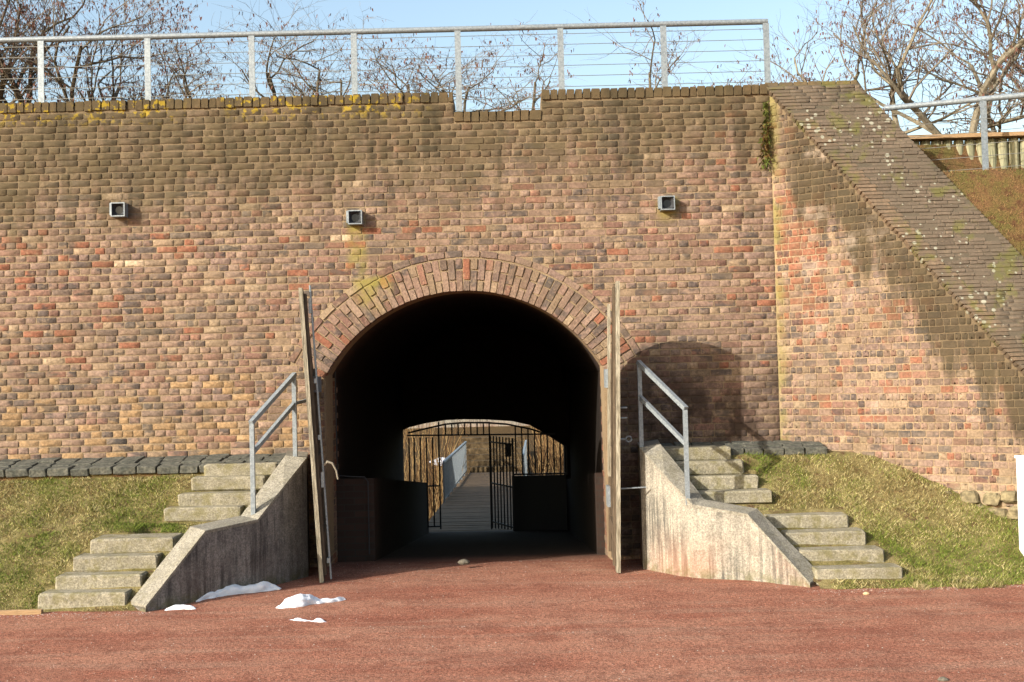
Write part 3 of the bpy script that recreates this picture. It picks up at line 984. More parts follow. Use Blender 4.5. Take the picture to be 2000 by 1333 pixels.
# ------------------------------------------------------------------ concrete parapets and steps
def parapet(name, label, pts, out_sign, mat, zs):
    """pts: tunnel-side face in plan with top heights zs; .19 m thick towards the stairs"""
    root = thing(name, label, 'wall', (pts[0][0], pts[0][1], 0))
    P = [Vector((p[0], p[1], 0)) for p in pts]
    th = .23
    offs = []
    for i in range(len(P)):
        d = (P[min(i + 1, len(P) - 1)] - P[max(i - 1, 0)]).normalized()
        nrm = Vector((d.y, -d.x, 0)); 
        if nrm.x * out_sign < 0: nrm = -nrm
        offs.append(P[i] + nrm * th)
    V = []; 
    for i in range(len(P)):
        zb = -.35
        V += [P[i] + Vector((0, 0, zb)), P[i] + Vector((0, 0, zs[i] - .012)), offs[i] + Vector((0, 0, zs[i] - .012)), offs[i] + Vector((0, 0, zb))]
    Fc = []
    for i in range(len(P) - 1):
        a = i * 4; b = a + 4
        Fc += [(a, b, b + 1, a + 1), (a + 2, b + 2, b + 3, a + 3), (a + 1, b + 1, b + 2, a + 2)]
    Fc += [(0, 1, 2, 3), (len(V) - 4, len(V) - 3, len(V) - 2, len(V) - 1)]
    m_ = MB(); m_.add(V, Fc); m_.build('wall_body', mat, root)
    # washed top, a thin slab 4 mm proud
    V = []; Fc = []
    for i in range(len(P)):
        n = (offs[i] - P[i]).normalized() * .004
        V += [P[i] - n + Vector((0, 0, zs[i] - .03)), P[i] - n + Vector((0, 0, zs[i])), offs[i] + n + Vector((0, 0, zs[i] + .028)), offs[i] + n + Vector((0, 0, zs[i] - .03))]
    for i in range(len(P) - 1):
        a = i * 4; b = a + 4
        Fc += [(a, b, b + 1, a + 1), (a + 1, b + 1, b + 2, a + 2), (a + 2, b + 2, b + 3, a + 3)]
    Fc += [(0, 1, 2, 3), (len(V) - 4, len(V) - 3, len(V) - 2, len(V) - 1)]
    m_ = MB(); m_.add(V, Fc); m_.build('wall_top', M_CONC_TOP, root)
    return offs
KL = (-3.04, 11.05)
L_pts = [(-3.46, 10.52), KL, (-2.645, 11.57), (-2.47, 11.98), (-2.29, 12.4), (-2.42, 13.2)]
L_z = [.05, .665, .70, .98, 1.26, 1.27]
offL = parapet('stair_parapet', 'shaded soot streaked concrete stair parapet with stepped raking top', L_pts, -1, M_CONC_SHADE, L_z)
R_pts = [(2.80, 10.87), (2.32, 11.36), (1.81, 11.6), (1.59, 11.98), (1.37, 12.36), (1.44, 13.2)]
R_z = [.05, .66, .74, 1.01, 1.285, 1.29]
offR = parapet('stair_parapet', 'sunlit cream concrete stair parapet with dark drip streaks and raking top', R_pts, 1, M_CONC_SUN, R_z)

def flight(label, specs):
    """specs: (px_left, px_right, py_top_front, depth D, z thickness)"""
    D0 = specs[0][3]; p = at(specs[0][0], specs[0][2], D0)
    root = thing('concrete_stairs', label, 'stairs', (p.x, p.y, max(0, p.z - .15)))
    for (a, b, py, D, th) in specs:
        pm = at((a + b) / 2, py, D); xl = at(a, py, D).x; xr = at(b, py, D).x
        m_ = MB(); m_.bevbox(((xl + xr) / 2, D + .19, pm.z - th / 2), (xr - xl, .38, th), .016, None, .006)
        m_.build('step', M_STEP, root)
flight('lower flight of four concrete steps beside the shaded parapet',
       [(72, 247, 1159.9, 10.65, .165), (107, 277, 1123.6, 10.87, .15), (141, 307, 1087.3, 11.09, .15), (175, 340, 1052.8, 11.31, .15)])
flight('upper flight of four concrete steps below the setts beside the shaded parapet',
       [(319, 468, 991.6, 12.0, .15), (347, 494, 963.7, 12.2, .15), (373, 516, 932.3, 12.4, .15), (398, 540, 905.5, 12.6, .15)])
flight('lower flight of four concrete steps beside the sunlit parapet',
       [(1592, 1764.5, 1110, 10.93, .165), (1562, 1727.7, 1074.5, 11.2, .15), (1534, 1692, 1039.6, 11.45, .15), (1498, 1657.5, 1007, 11.7, .15)])
flight('upper flight of four concrete steps beside the sunlit parapet reaching the wall foot',
       [(1355, 1509, 960.6, 12.0, .13), (1335, 1481.5, 930.6, 12.2, .15), (1300, 1453, 902, 12.4, .15), (1275, 1429, 875, 12.6, .15)])
m_ = MB(); e0 = at(-40, 1199, 10.5); e1 = at(70, 1196, 10.55)
m_.bevbox((e0 + e1) / 2 + Vector((-.9, 0, 0)), (2.45, .05, .05), .006)
tag(m_.build('edging_board', M_CAPWOOD), 'thin pale edging board lying between grass and cinder ground', 'edging')

# ------------------------------------------------------------------ stair handrails
def handrail(label, lo_b, lo_t, hi_b, hi_t, Dlo, Dhi, mid, stub=None):
    a = at(*lo_b, Dlo); b = at(*lo_t, Dlo); c = at(*hi_b, Dhi); d = at(*hi_t, Dhi)
    b.x = a.x; d.x = c.x
    root = thing('stair_handrail', label, 'handrail', a)
    for p, q in ((a, b), (c, d)):
        m_ = MB(); m_.bar(p - Vector((0, 0, .06)), q, .045); m_.build('post', M_GALV, root)
    m_ = MB(); u = (d - b).normalized(); m_.bar(b - u * .02 + Vector((0, 0, .022)), d + u * .02 + Vector((0, 0, .022)), .05, .045); m_.build('top_rail', M_GALV, root)
    f = mid
    m_ = MB(); m_.bar(lerp(a, b, f), lerp(c, d, f), .042); m_.build('mid_rail', M_GALV, root)
    if stub is not None:
        m_ = MB(); p = lerp(c, d, f); m_.bar(p, p + Vector(stub), .035); m_.build('wall_stub', M_GALV, root)
handrail('galvanised handrail standing on the shaded parapet', (495, 1003), (492, 829), (577, 898), (574, 737), 11.68, 12.44, .68, (.1, .35, .03))
handrail('galvanised handrail standing on the sunlit parapet', (1343, 975), (1340, 801), (1253, 878), (1248, 713), 11.70, 12.42, .62)

# ------------------------------------------------------------------ portal doors
def arch_h(u):     # intrados height at distance u from the jamb
    v = HALF - u; return ZC + math.sqrt(max(0, RI * RI - v * v))
def door(label, hinge, free, lean, side):
    """leaf standing open, hinge and free: plan points; side: +1 if the inner face looks towards +x"""
    h = Vector((hinge[0], hinge[1], 0)); f = Vector((free[0], free[1], 0))
    gz = .03 - .05
    root = thing('door_leaf', label, 'door', (f.x, f.y, -.04))
    d = (f - h); Wd = d.length; d.normalize(); n = Vector((-d.y, d.x, 0))
    if n.x * side < 0: n = -n
    sh = Vector((lean, 0, 0))
    def P(u, z, t):    # u from hinge, height, t along inner normal
        return h + d * u + n * t + Vector((0, 0, z)) + sh * (z / 3.1)
    def slab(u0, u1, z0a, z1a, z1b, t0, t1, name, mat, z0b=None):
        z0b = z0a if z0b is None else z0b
        vs = [P(u0, z0a, t0), P(u1, z0b, t0), P(u1, z1b, t0), P(u0, z1a, t0), P(u0, z0a, t1), P(u1, z0b, t1), P(u1, z1b, t1), P(u0, z1a, t1)]
        m_ = MB(); m_.add(vs, [(0, 1, 2, 3), (4, 5, 6, 7), (0, 1, 5, 4), (1, 2, 6, 5), (2, 3, 7, 6), (3, 0, 4, 7)])
        return m_.build(name, mat, root)
    k = HALF / Wd
    nb = 9; w = Wd / nb
    for i in range(nb):
        u0 = i * w; u1 = u0 + w - .006
        slab(u0, u1, gz, arch_h(u0 * k) - .03, arch_h(u1 * k) - .03, -.022, .022, 'board', M_WOODBROWN if i < nb - 1 else M_WOODPALE)
    # free-edge stile, hinge stile and ledges on the inner face
    slab(Wd - .002, Wd + .016, gz, arch_h(HALF) - .03, arch_h(HALF) - .03, -.022, .022, 'edge_strip', M_WOODPALE)
    slab(Wd - .14, Wd - .03, .05, arch_h((Wd - .14) * k) - .09, arch_h(HALF) - .09, .024, .056, 'stile', M_WOODBROWN)
    slab(.02, .12, .05, arch_h(.05) - .12, arch_h(.12 * k) - .12, .024, .056, 'stile', M_WOODBROWN)
    for zz in (.32, 1.15, 2.0):
        slab(.13, Wd - .15, zz, zz + .14, zz + .14, .024, .05, 'ledge', M_WOODBROWN)
    return root, P, Wd, arch_h(HALF)
LD, LP, LW, LH = door('open door leaf with steel bolt rod and hooked handle beside the shaded parapet', (-2.235, 13.2), (-2.065, 11.92), -.165, 1)
RD, RP, RW, RHh = door('open plank door leaf edge lit beside the sunlit parapet', (1.12, 13.2), (1.075, 12.07), .075, -1)
# bolt rod with handle on the first leaf
m_ = MB(); m_.tube([LP(LW - .07, z, .098) for z in (.0, 1.0, 2.0, 3.12)], .011, 8); ROD = m_.build('bolt_rod', M_GALV, LD)
for z in (.2, 1.05, 1.5, 2.1, 2.9):
    m_ = MB(); m_.box(LP(LW - .07, z, .088), (.03, .06, .16 if z in (1.05, 2.9) else .05)); m_.build('rod_guide', M_GALV, ROD)
m_ = MB(); q = [LP(LW - .07, 1.20, .11), LP(LW - .06, 1.24, .15), LP(LW - .05, 1.22, .20), LP(LW - .05, 1.14, .235), LP(LW - .05, 1.05, .245)]
m_.tube(q, [.012, .016, .012, .010, .009], 8); m_.build('handle', M_ROPE, LD)
m_ = MB(); m_.box(LP(.25, 2.06, .05), (.05, .4, .18)); m_.build('hinge_strap', M_GALV, LD)
# fittings on the second leaf
def flap(z0, z1, t, mat, name, w=.05):
    vs = [RP(RW - .25, z0, t), RP(RW - .25, z1, t), RP(RW - .03, z1, t), RP(RW - .03, z0, t)]
    m_ = MB(); m_.prism(vs, Vector((-.025, 0, 0))); m_.build(name, mat, RD)
flap(1.0, 2.85, .078, M_WOODPALE, 'cover_board')
m_ = MB(); m_.box(RP(RW - .16, 2.05, .12), (.03, .2, .2)); m_.build('latch_plate', M_GALV, RD)
m_ = MB(); m_.box(RP(RW - .16, .78, .10), (.03, .2, .22)); m_.build('latch_plate', M_GALV, RD)
m_ = MB(); m_.tube([RP(RW - .1, .86, -.03), RP(RW - .1, .87, -.30)], .008, 6); m_.build('stay_rod', M_GALV, RD)
for z in (1.62, 1.73):
    m_ = MB(); m_.tube([RP(RW - .1, z, -.03), RP(RW - .1, z, -.10), RP(RW - .14, z, -.10)], .009, 6); m_.build('bolt_catch', M_GALV, RD)
m_ = MB(); m_.tube([RP(RW - .3, 1.38 + .03 * math.cos(a), -.13 + .03 * math.sin(a)) for a in np.linspace(0, 6.28, 13)], .011, 6); m_.tube([RP(RW - .3, 1.38, -.03), RP(RW - .3, 1.38, -.10)], .012, 6)
m_.build('ring_eye', M_GALV, RD)

# conduit in the tunnel
m_ = MB(); c0 = [(668, 690, 13.6), (672, 800, 13.6), (674, 942, 13.6)]
pts = [Vector((-2.19, 13.9, 2.35)), Vector((-2.19, 13.9, 1.4)), Vector((-2.19, 13.92, .93)), Vector((-2.02, 13.93, .91)), Vector((-1.86, 13.94, .90)), Vector((-1.82, 13.95, .84)), Vector((-1.82, 13.95, -.05))]
m_.tube(pts, .009, 6)
tag(m_.build('cable_conduit', M_IRONG), 'thin grey cable conduit running down the dark tunnel side wall', 'conduit')

# ------------------------------------------------------------------ flood lamps on the wall
def lamp(px, py, label):
    c = at(px, py, WALL_Y - .1); s = .165
    root = thing('wall_floodlight', label, 'lamp', (c.x, WALL_Y, c.z), 'square steel lamps on the brick wall')
    dep = .125
    yb, yf = WALL_Y - .004, WALL_Y - dep
    m_ = MB(); h = s / 2; t = .012
    for (cx, cz, sx, sz) in ((-h + t / 2, 0, t, s), (h - t / 2, 0, t, s), (0, h - t / 2, s - 2 * t, t), (0, -h + t / 2, s - 2 * t, t)):
        m_.box((c.x + cx, (yb + yf) / 2, c.z + cz), (sx, yb - yf, sz))
    m_.build('housing', M_GALV, root)
    # funnel reflector
    m_ = MB(); r = .046; n = 16; i_ = h - t - .001
    V = []; Fc = []
    for k in range(n):
        a = 2 * math.pi * (k + .5) / n; ca, sa = math.cos(a), math.sin(a); q = i_ / max(abs(ca), abs(sa))
        V += [(c.x + ca * q, yf + .012, c.z + sa * q), (c.x + ca * r, yf + .06, c.z + sa * r)]
    for k in range(n):
        j = (k + 1) % n; Fc.append((2 * k, 2 * j, 2 * j + 1, 2 * k + 1))
    m_.add(V, Fc); RF = m_.build('reflector', M_REFL, root)
    m_ = MB(); m_.tube([(c.x, yf + .061, c.z), (c.x, yf + .085, c.z)], .05, 16); m_.build('lens', M_DARKHOLE, RF)
    m_ = MB(); m_.box((c.x - h - .012, WALL_Y - .05, c.z + .01), (.02, .09, s * .85)); m_.build('bracket', M_GALV, root)
lamp(231, 410, 'square steel floodlight on plain brickwork farthest from the arch')
lamp(693.5, 425, 'square steel floodlight with algae streak above the arch shoulder by the shaded parapet')
lamp(1304, 397, 'square steel floodlight between the notch and the raking wing wall')

# ------------------------------------------------------------------ railings on top
def railing(label, posts, top_z, bot_z, nw, ends, group=None):
    root = thing('railing', label, 'railing', posts[0] + Vector((0, 0, bot_z - posts[0].z)))
    for p in posts:
        m_ = MB(); m_.box((p.x, p.y, (top_z + bot_z) / 2 - .05), (.075, .014, top_z - bot_z + .1 - .06))
        m_.box((p.x + .0, p.y + .02, top_z - .06), (.07, .05, .05))
        m_.build('post', M_GALV, root)
    d = (posts[-1] - posts[0]).normalized()
    a = posts[0] - d * ends[0]; b = posts[-1] + d * ends[1]
    m_ = MB(); m_.tube([Vector((a.x, a.y + .03, top_z)), Vector((b.x, b.y + .03, top_z))], .036, 16); m_.build('top_rail', M_GALV, root)
    for k in range(nw):
        z = lerp(bot_z + .08, top_z - .10, k / (nw - 1))
        m_ = MB(); m_.tube([Vector((a.x, a.y, z)), Vector((b.x, b.y, z))], .0042, 5, False); m_.build('wire', M_WIRE, root)
RYD = 14.0
pp = [at(x, 130, RYD) for x in (-322, -121, 80, 288.5, 492, 692, 895, 1096, 1297.5, 1498.5)]
zt = at(893, 56, RYD).z
railing('long galvanised tube railing with wires behind the notched wall top', [Vector((p.x, RYD, 0)) for p in pp], zt, 5.36, 8, (.8, .03))
q0 = at(1728, 207, 14.15); q1 = at(1920, 193, 13.78); q2 = at(2112, 178, 13.45); q3 = at(2330, 162, 13.1)
zz = (q0.z + q1.z) / 2
dd = (q1 - q0); dd.z = 0
ps = [Vector((q1.x, q1.y, 0)), Vector((q1.x, q1.y, 0)) + dd.normalized() * 1.28, Vector((q1.x, q1.y, 0)) + dd.normalized() * 2.56]
railing('short galvanised tube railing on the turf slope before the log palisade', ps, q1.z, 4.28, 7, ((Vector((q0.x, q0.y, 0)) - ps[0]).length, .3))

# ------------------------------------------------------------------ log palisade
def palisade():
    a = at(1795, 300, 14.35); root = thing('log_palisade', 'low palisade of grey round logs under a brown cap board', 'fence', (a.x, 14.35, 4.5))
    x = a.x - .45; i = 0
    while x < a.x + 4.2:
        r = .062 * random.uniform(.93, 1.06); y = 14.35 - (x - a.x) * .10
        m_ = MB(); zt_ = 4.985 - (x - a.x) * .012 + random.uniform(-.006, .006); tl = random.uniform(-.01, .01)
        m_.tube([(x, y, 4.2), (x + tl, y, zt_ - .025), (x + tl, y, zt_)], [r, r, r * .8], 12)
        m_.build('log', M_LOG, root, smooth=False)
        x += .134; i += 1
    m_ = MB(); p = Vector((a.x - .5, 14.35 + .05 - .04, 5.012)); q = Vector((a.x + 4.2, 14.35 - .42 - .04, 4.962))
    m_.bar(p, q, .22, .05); m_.build('cap_board', M_CAPWOOD, root)
palisade()

# ------------------------------------------------------------------ white post at the edge of the bank
wp = at(1996, 1075, 11.3)
root = thing('white_post', 'white painted square post with cap on the grass by the wing wall foot', 'post', (wp.x + .06, 11.3, bank_z(wp.x, 11.3)))
m_ = MB(); zt_ = at(1996, 905, 11.3).z
m_.bevbox((wp.x + .06, 11.3, zt_ / 2 - .02), (.13, .10, zt_ + .04 + .1), .006); m_.build('shaft', M_WHITE, root)
m_ = MB(); m_.bevbox((wp.x + .06, 11.3, zt_ + .06), (.155, .125, .03), .006); m_.build('cap', M_WHITE, root)

# ------------------------------------------------------------------ snow left on the ground
def snow(label, outline, D0, hts):
    """outline: px polyline of the ridge (px, py_base, height m, half depth m)"""
    n = 10; V = []; Fc = []
    for (px, py, h, dp) in outline:
        p = atz(px, py, ground_z(0, 11))
        for k in range(n + 1):
            t = k / n; ang = math.pi * t
            w = 1 + .25 * mnoise.noise(Vector((px * .03, t * 3, D0)))
            V.append((p.x + .02 * mnoise.noise(Vector((px * .05, t * 5, 2))), p.y - math.cos(ang) * dp * w + dp * .6, -.012 + h * (math.sin(ang) ** .7) * w))
    m = len(outline); k = n + 1
    for i in range(m - 1):
        for j in range(n): Fc.append((i * k + j, i * k + j + 1, (i + 1) * k + j + 1, (i + 1) * k + j))
    b = MB(); b.add(V, Fc)
    b.add(V[:k], [tuple(range(k))]); b.add(V[-k:], [tuple(range(k))])
    o = b.build('snow_patch', M_SNOW, None, smooth=True)
    mod = o.modifiers.new('sub', 'SUBSURF'); mod.levels = 2; mod.render_levels = 2
    tx = bpy.data.textures.new('snow lumps', 'CLOUDS'); tx.noise_scale = .07; tx.noise_depth = 3
    dm = o.modifiers.new('lumps', 'DISPLACE'); dm.texture = tx; dm.strength = .05; dm.texture_coords = 'GLOBAL'
    return tag(o, label, 'snow', 'remnants of melted snow on the cinder ground')
snow('long bluish snow heap in shade along the concrete parapet', [(382, 1176, .01, .03), (400, 1172, .08, .07), (418, 1168, .065, .07), (440, 1164, .10, .08), (462, 1161, .09, .08), (485, 1158, .065, .07), (508, 1155, .10, .07), (525, 1152, .08, .06), (548, 1150, .01, .03)], 1, None)
snow('flat white snow scrap by the tip of the shaded parapet', [(322, 1191, .008, .03), (335, 1190, .035, .05), (358, 1189, .04, .05), (372, 1189, .03, .04), (382, 1190, .006, .02)], 2, None)
snow('lumpy sunlit snow heap with a thin tail on red cinder', [(540, 1188, .01, .05), (556, 1188, .07, .09), (575, 1186, .125, .10), (595, 1184, .11, .10), (612, 1180, .085, .06), (624, 1179, .035, .04), (634, 1178, .05, .04), (652, 1176, .05, .04), (668, 1173, .05, .04), (674, 1172, .008, .02)], 3, None)
snow('small thin sunlit snow sliver lying alone on red cinder', [(563, 1212, .008, .02), (580, 1213, .03, .04), (600, 1214, .02, .03), (612, 1214, .012, .02), (624, 1215, .045, .04), (637, 1216, .006, .02)], 4, None)

def stone(label, px, py, r, mat, name='loose_stone'):
    p = atz(px, py, -.01 if py < 1110 else 0)
    m_ = MB(); V = []; Fc = []; n = 8
    for j, (z, k) in enumerate(((0, .8), (.35, 1), (.7, .75), (.95, .3))):
        for i in range(n):
            a = 2 * math.pi * i / n; w = 1 + .25 * mnoise.noise(Vector((px + i, j * 2.0, 0)))
            V.append((p.x + math.cos(a) * r * k * w * 1.3, p.y + math.sin(a) * r * k * w, z * r - .003))
    for j in range(3):
        for i in range(n): q = (i + 1) % n; Fc.append((j * n + i, j * n + q, j * n + n + q, j * n + n + i))
    Fc.append(tuple(range(3 * n, 4 * n)))
    m_.add(V, Fc); tag(m_.build(name, mat), label, 'stone')
M_TAN = simple('tan pebble', srgb(214, 182, 138, .8), .15, 30)
M_GREYST = simple('grey rubble', srgb(140, 132, 116, .42), .3, 20, .9, .2, 0, .5)
stone('broken grey stone lying on the tunnel threshold', 906, 1103, .055, M_GREYST)
stone('small tan pebble on cinder before the sunlit stairs', 1692, 1161, .025, M_TAN)
stone('small grey stone under the lowest step by the sunlit parapet', 1637, 1144, .025, M_GREYST)
stone('grey brown pebble out on the open cinder ground', 1842, 1330, .03, M_GREYST)

# gravel grains
def gravel():
    n = 9000; V = []; Fc = []; C = []
    x = rng.uniform(-4.5, 4.8, n); y = 7.3 + 6.2 * rng.random(n) ** .9
    e = np.arange(n) < 2600; x[e] = np.where(rng.random(2600) < .5, rng.uniform(-5.5, -3.4, 2600), rng.uniform(2.7, 5.3, 2600)); y[e] = np.where(x[e] < 0, 10.52, 10.75) - np.abs(rng.normal(0, .09, 2600)); r = rng.uniform(.0025, .0075, n)
    o = np.array([(1, 0, 0), (0, 1, 0), (-1, 0, 0), (0, -1, 0), (0, 0, .8)])
    f = np.array([(0, 1, 4), (1, 2, 4), (2, 3, 4), (3, 0, 4)])
    pal = [srgb(*c, .75) for c in ((206, 176, 156), (176, 118, 100), (150, 90, 74), (120, 74, 62), (196, 186, 172))]
    for i in range(n):
        zz = ground_z(0, y[i]) + .012 * vnoise(x[i], y[i], 1.6, 1) + .006 * vnoise(x[i], y[i], 6, 2)
        V.append(o * r[i] * rng.uniform(.7, 1.3, (5, 3)) + np.array((x[i], y[i], zz - .001))); Fc.append(f + 5 * i); C += [pal[int(rng.integers(5))]] * 5
    oo = raw_mesh('cinder_gravel', np.concatenate(V), np.concatenate(Fc), M_BLADE, None, 'stuff', C)
    tag(oo, 'loose gravel grains scattered over the red cinder', 'gravel')
gravel()

# ------------------------------------------------------------------ grass
def inside_steps(x, y):
    return False
def grass(name, label, n, fx, yr, zf, pal, hmin, hmax, skip=None, wpow=1.0):
    V = np.zeros((n * 3, 3), dtype=np.float32); C = np.zeros((n * 3, 4), dtype=np.float32); k = 0
    for _ in range(n):
        y = rng.uniform(*yr); a, b = fx(y); x = rng.uniform(a, b)
        if skip and skip(x, y): continue
        z = zf(x, y)
        t = vnoise(x, y, 1.3, 11) + .8 * vnoise(x, y, 4.5, 12) + rng.normal(0, .35)
        p = pal[0] if t > .35 else (pal[1] if t > -.05 else (pal[2] if t > -.5 else pal[3]))
        g = rng.uniform(.7, 1.3)
        h = .62 * rng.uniform(hmin, hmax) * (1 + .7 * vnoise(x, y, 2.2, 13) + .5 * vnoise(x, y, 7, 14)); az = rng.uniform(0, 6.283); w = rng.uniform(.002, .0052)
        if vnoise(x, y, 3.1, 15) < -.55 and rng.random() < .8: continue
        ln = rng.uniform(.3, 1.5) * h; la = rng.uniform(0, 6.283)
        V[k] = (x - math.cos(az) * w, y - math.sin(az) * w, z - .006); V[k + 1] = (x + math.cos(az) * w, y + math.sin(az) * w, z - .006)
        V[k + 2] = (x + math.cos(la) * ln, y + math.sin(la) * ln - .3 * h, z + h * .8)
        C[k:k + 3] = (p[0] * g, p[1] * g, p[2] * g, 1); k += 3
    o = raw_mesh(name, V[:k], np.arange(k).reshape(-1, 3), M_BLADE, None, 'stuff', C[:k])
    return tag(o, label, 'grass')
PAL = [srgb(108, 124, 50, .85), srgb(138, 140, 72, .85), srgb(192, 180, 128, .85), srgb(146, 126, 84, .75)]
PALD = [srgb(112, 116, 58, .75), srgb(150, 120, 82, .7), srgb(170, 138, 98, .7), srgb(128, 92, 66, .68)]
# keep blades off the slabs
SLABS = []
for o in bpy.data.objects:
    if o.name.startswith('step'):
        O = origin(o); vs = [Vector(v.co) + O for v in o.data.vertices]
        SLABS.append((min(v.x for v in vs) - .02, max(v.x for v in vs) + .02, min(v.y for v in vs) - .03, max(v.y for v in vs), max(v.z for v in vs)))
def skipL(x, y):
    for s in SLABS:
        if s[0] < x < s[1] and s[2] < y < s[3] and bank_z(x, y) < s[4] + .03: return True
    return x > edge_x([(p.x, p.y) for p in offL], y) - .02 if x < 0 else x < edge_x([(p.x, p.y) for p in offR], y) + .02
def wing_cut(x, y):       # behind the wing wall face?
    return (Vector((x, y, 0)) - Vector((A0.x, A0.y, 0))).dot(WN) < .01
grass('bank_grass', 'patchy short grass on the bank beside the shaded stairs', 100000, lambda y: (-7.2, -2.5), (10.56, 12.64), bankL_z, PAL, .02, .075, skipL)
grass('bank_grass', 'patchy short grass on the bank between sunlit stairs and wing wall', 90000, lambda y: (1.6, 6.2), (10.76, 12.70), bank_z, PAL, .02, .075, lambda x, y: skipL(x, y) or wing_cut(x, y))
PALE = [srgb(120, 122, 60, .8), srgb(176, 160, 116, .8), srgb(196, 180, 136, .8), srgb(126, 100, 70, .7)]
grass('edge_tufts', 'ragged dead grass tufts hanging over the cinder edge by the sunlit stairs', 5200, lambda y: (3.75, 6.2), (10.66, 10.90), lambda x, y: max(.0, bank_z(x, y)), PALE, .05, .13, lambda x, y: vnoise(x, y * .3, 4.0, 21) < -.05)
grass('edge_tufts', 'ragged grass tufts along the cinder edge beside the shaded stairs', 3600, lambda y: (-7.0, -4.75), (10.48, 10.68), lambda x, y: max(.0, bank_z(x, y)), PALE, .04, .10, lambda x, y: vnoise(x, y * .3, 4.0, 22) < .0)
grass('slope_grass', 'dry brown grass on the steep slope behind the wing wall', 30000, lambda y: (4.12 + (13.22 - y) * 1.419, 8.5), (11.2, 13.55), turf_zf, PALD, .02, .06)

# ------------------------------------------------------------------ weeds in the corner of wall and wing wall
def weeds():
    root = thing('wall_fern', 'brownish green ferns and weeds rooted in the corner joint below the ridge', 'plant', (3.08, 13.2, 4.5))
    for part, pal, n in (('green_fronds', [srgb(92, 104, 44, .7), srgb(120, 120, 60, .7)], 420), ('dead_fronds', [srgb(128, 96, 52, .62), srgb(104, 80, 44, .62)], 260)):
        V = []; Fc = []; C = []
        for i in range(n):
            t = rng.random(); z = lerp(4.45, 5.25, t) if part == 'green_fronds' else lerp(4.6, 5.0, t)
            x = 3.09 - abs(rng.normal(0, .038)) * (1.2 - .6 * t); y = 13.235 - abs(rng.normal(0, .03))
            h = rng.uniform(.02, .06); a = rng.uniform(0, 6.28)
            q = np.array([(x, y, z), (x + math.cos(a) * h * .5, y - rng.random() * .03, z + math.sin(a) * h * .5), (x + math.cos(a + .6) * h, y - rng.random() * .04, z + math.sin(a + .6) * h - .02)])
            V.append(q); C += [pal[int(rng.integers(2))]] * 3
        V = np.concatenate(V); raw_mesh(part, V, np.arange(len(V)).reshape(-1, 3), M_LEAFC, root, 'stuff', C)
weeds()

# ------------------------------------------------------------------ trees
def tree(name, label, base, height, lean, spread, seed, stems=1, r0=.05, bark=M_BARK, pods=140, group=None, levels=4, twigm=M_TWIG, cat='tree', up=.25):
    r = random.Random(seed)
    root = thing(name, label, cat, base, group)
    T = MB(); Wg = MB(); PV = []; 
    def grow(p, d, L, rad, lev):
        n = 5 if lev < 2 else (4 if lev == 2 else 3)
        pts = [p.copy()]; rs = [rad]; q = p.copy(); dd = d.copy()
        end = rad * (.55 if lev < 3 else .4)
        for i in range(n):
            dd = (dd + Vector((r.gauss(0, .22), r.gauss(0, .22), r.gauss(0, .16) + up * .12))).normalized()
            q = q + dd * (L / n); pts.append(q.copy()); rs.append(lerp(rad, end, (i + 1) / n))
        (T if lev < 2 else Wg).tube(pts, rs, 7 if lev == 0 else (5 if lev < 3 else 3), False)
        if lev >= levels:
            if r.random() < pods / 400.0: PV.append((pts[-1], r.random()))
            if r.random() < pods / 700.0: PV.append((pts[1], r.random()))
            return
        kids = {0: r.randint(3, 4), 1: r.randint(4, 5), 2: r.randint(4, 5), 3: 4}.get(lev, 2)
        for k in range(kids):
            t = (k + 1) / kids if lev else lerp(.45, 1.0, k / max(1, kids - 1))
            t = min(1, max(.15, t + r.uniform(-.1, .05)))
            i = min(n - 1, int(t * n)); f = t * n - i; f = min(1, f)
            pt = pts[i].lerp(pts[min(n, i + 1)], f)
            ax = Vector((r.gauss(0, 1), r.gauss(0, 1), r.gauss(0, .35))).normalized()
            nd = (dd * (1.0 - spread * .35) + ax * spread * r.uniform(.7, 1.2) + Vector((0, 0, up * .35))).normalized()
            grow(pt, nd, L * r.uniform(.52, .78), max(.0026, lerp(rad, end, t) * r.uniform(.56, .76)), lev + 1)
    for s in range(stems):
        a = 2 * math.pi * s / max(1, stems) + r.random()
        d = Vector((lean + (.32 * math.cos(a) if stems > 1 else 0), .15 * math.sin(a) if stems > 1 else 0, 1)).normalized()
        grow(Vector(base) + Vector((.05 * math.cos(a), .05 * math.sin(a), -.15)) if stems > 1 else Vector(base) - Vector((0, 0, .15)), d, height * .5, r0 * r.uniform(.85, 1.1), 0)
    T.build('trunk', bark, root); Wg.build('crown', twigm, root)
    if PV:
        P = MB()
        for (p, s) in PV:
            for k in range(r.randint(1, 3)):
                o = p + Vector((r.gauss(0, .025), r.gauss(0, .025), r.gauss(0, .02)))
                h = r.uniform(.03, .07); w = r.uniform(.006, .014); a = r.random() * 6.28; dx, dy = math.cos(a) * w, math.sin(a) * w
                sx = r.gauss(0, .012)
                P.add([o + Vector((-dx, -dy, 0)), o + Vector((dx, dy, 0)), o + Vector((dx * .8 + sx, dy * .8, -h)), o + Vector((-dx * .6 + sx, -dy * .6, -h * .9))], [(0, 1, 2, 3)])
        P.build('seed_pods', M_POD, root, 'stuff')
def tree_at(px, D, height, lean, spread, seed, label, group=None, **kw):
    p = at(px, 190, D); z = ramp_z(p.x, D)
    tree(kw.pop('name', 'bare_tree'), label, (p.x, D, z), height, lean, spread, seed, group=group, **kw)
G1 = 'bare trees hung with dead leaves behind the lichened coping'
LB = ['dead leaved bare tree right beside the small forked flat crowned tree', 'second dead leaved bare tree from the small forked flat crowned tree', 'third dead leaved bare tree from the small forked flat crowned tree', 'fourth dead leaved bare tree from the small forked flat crowned tree']
tree_at(-60, 20.6, 5.00, .10, .85, 1, LB[3], G1, stems=2, r0=.06, pods=420)
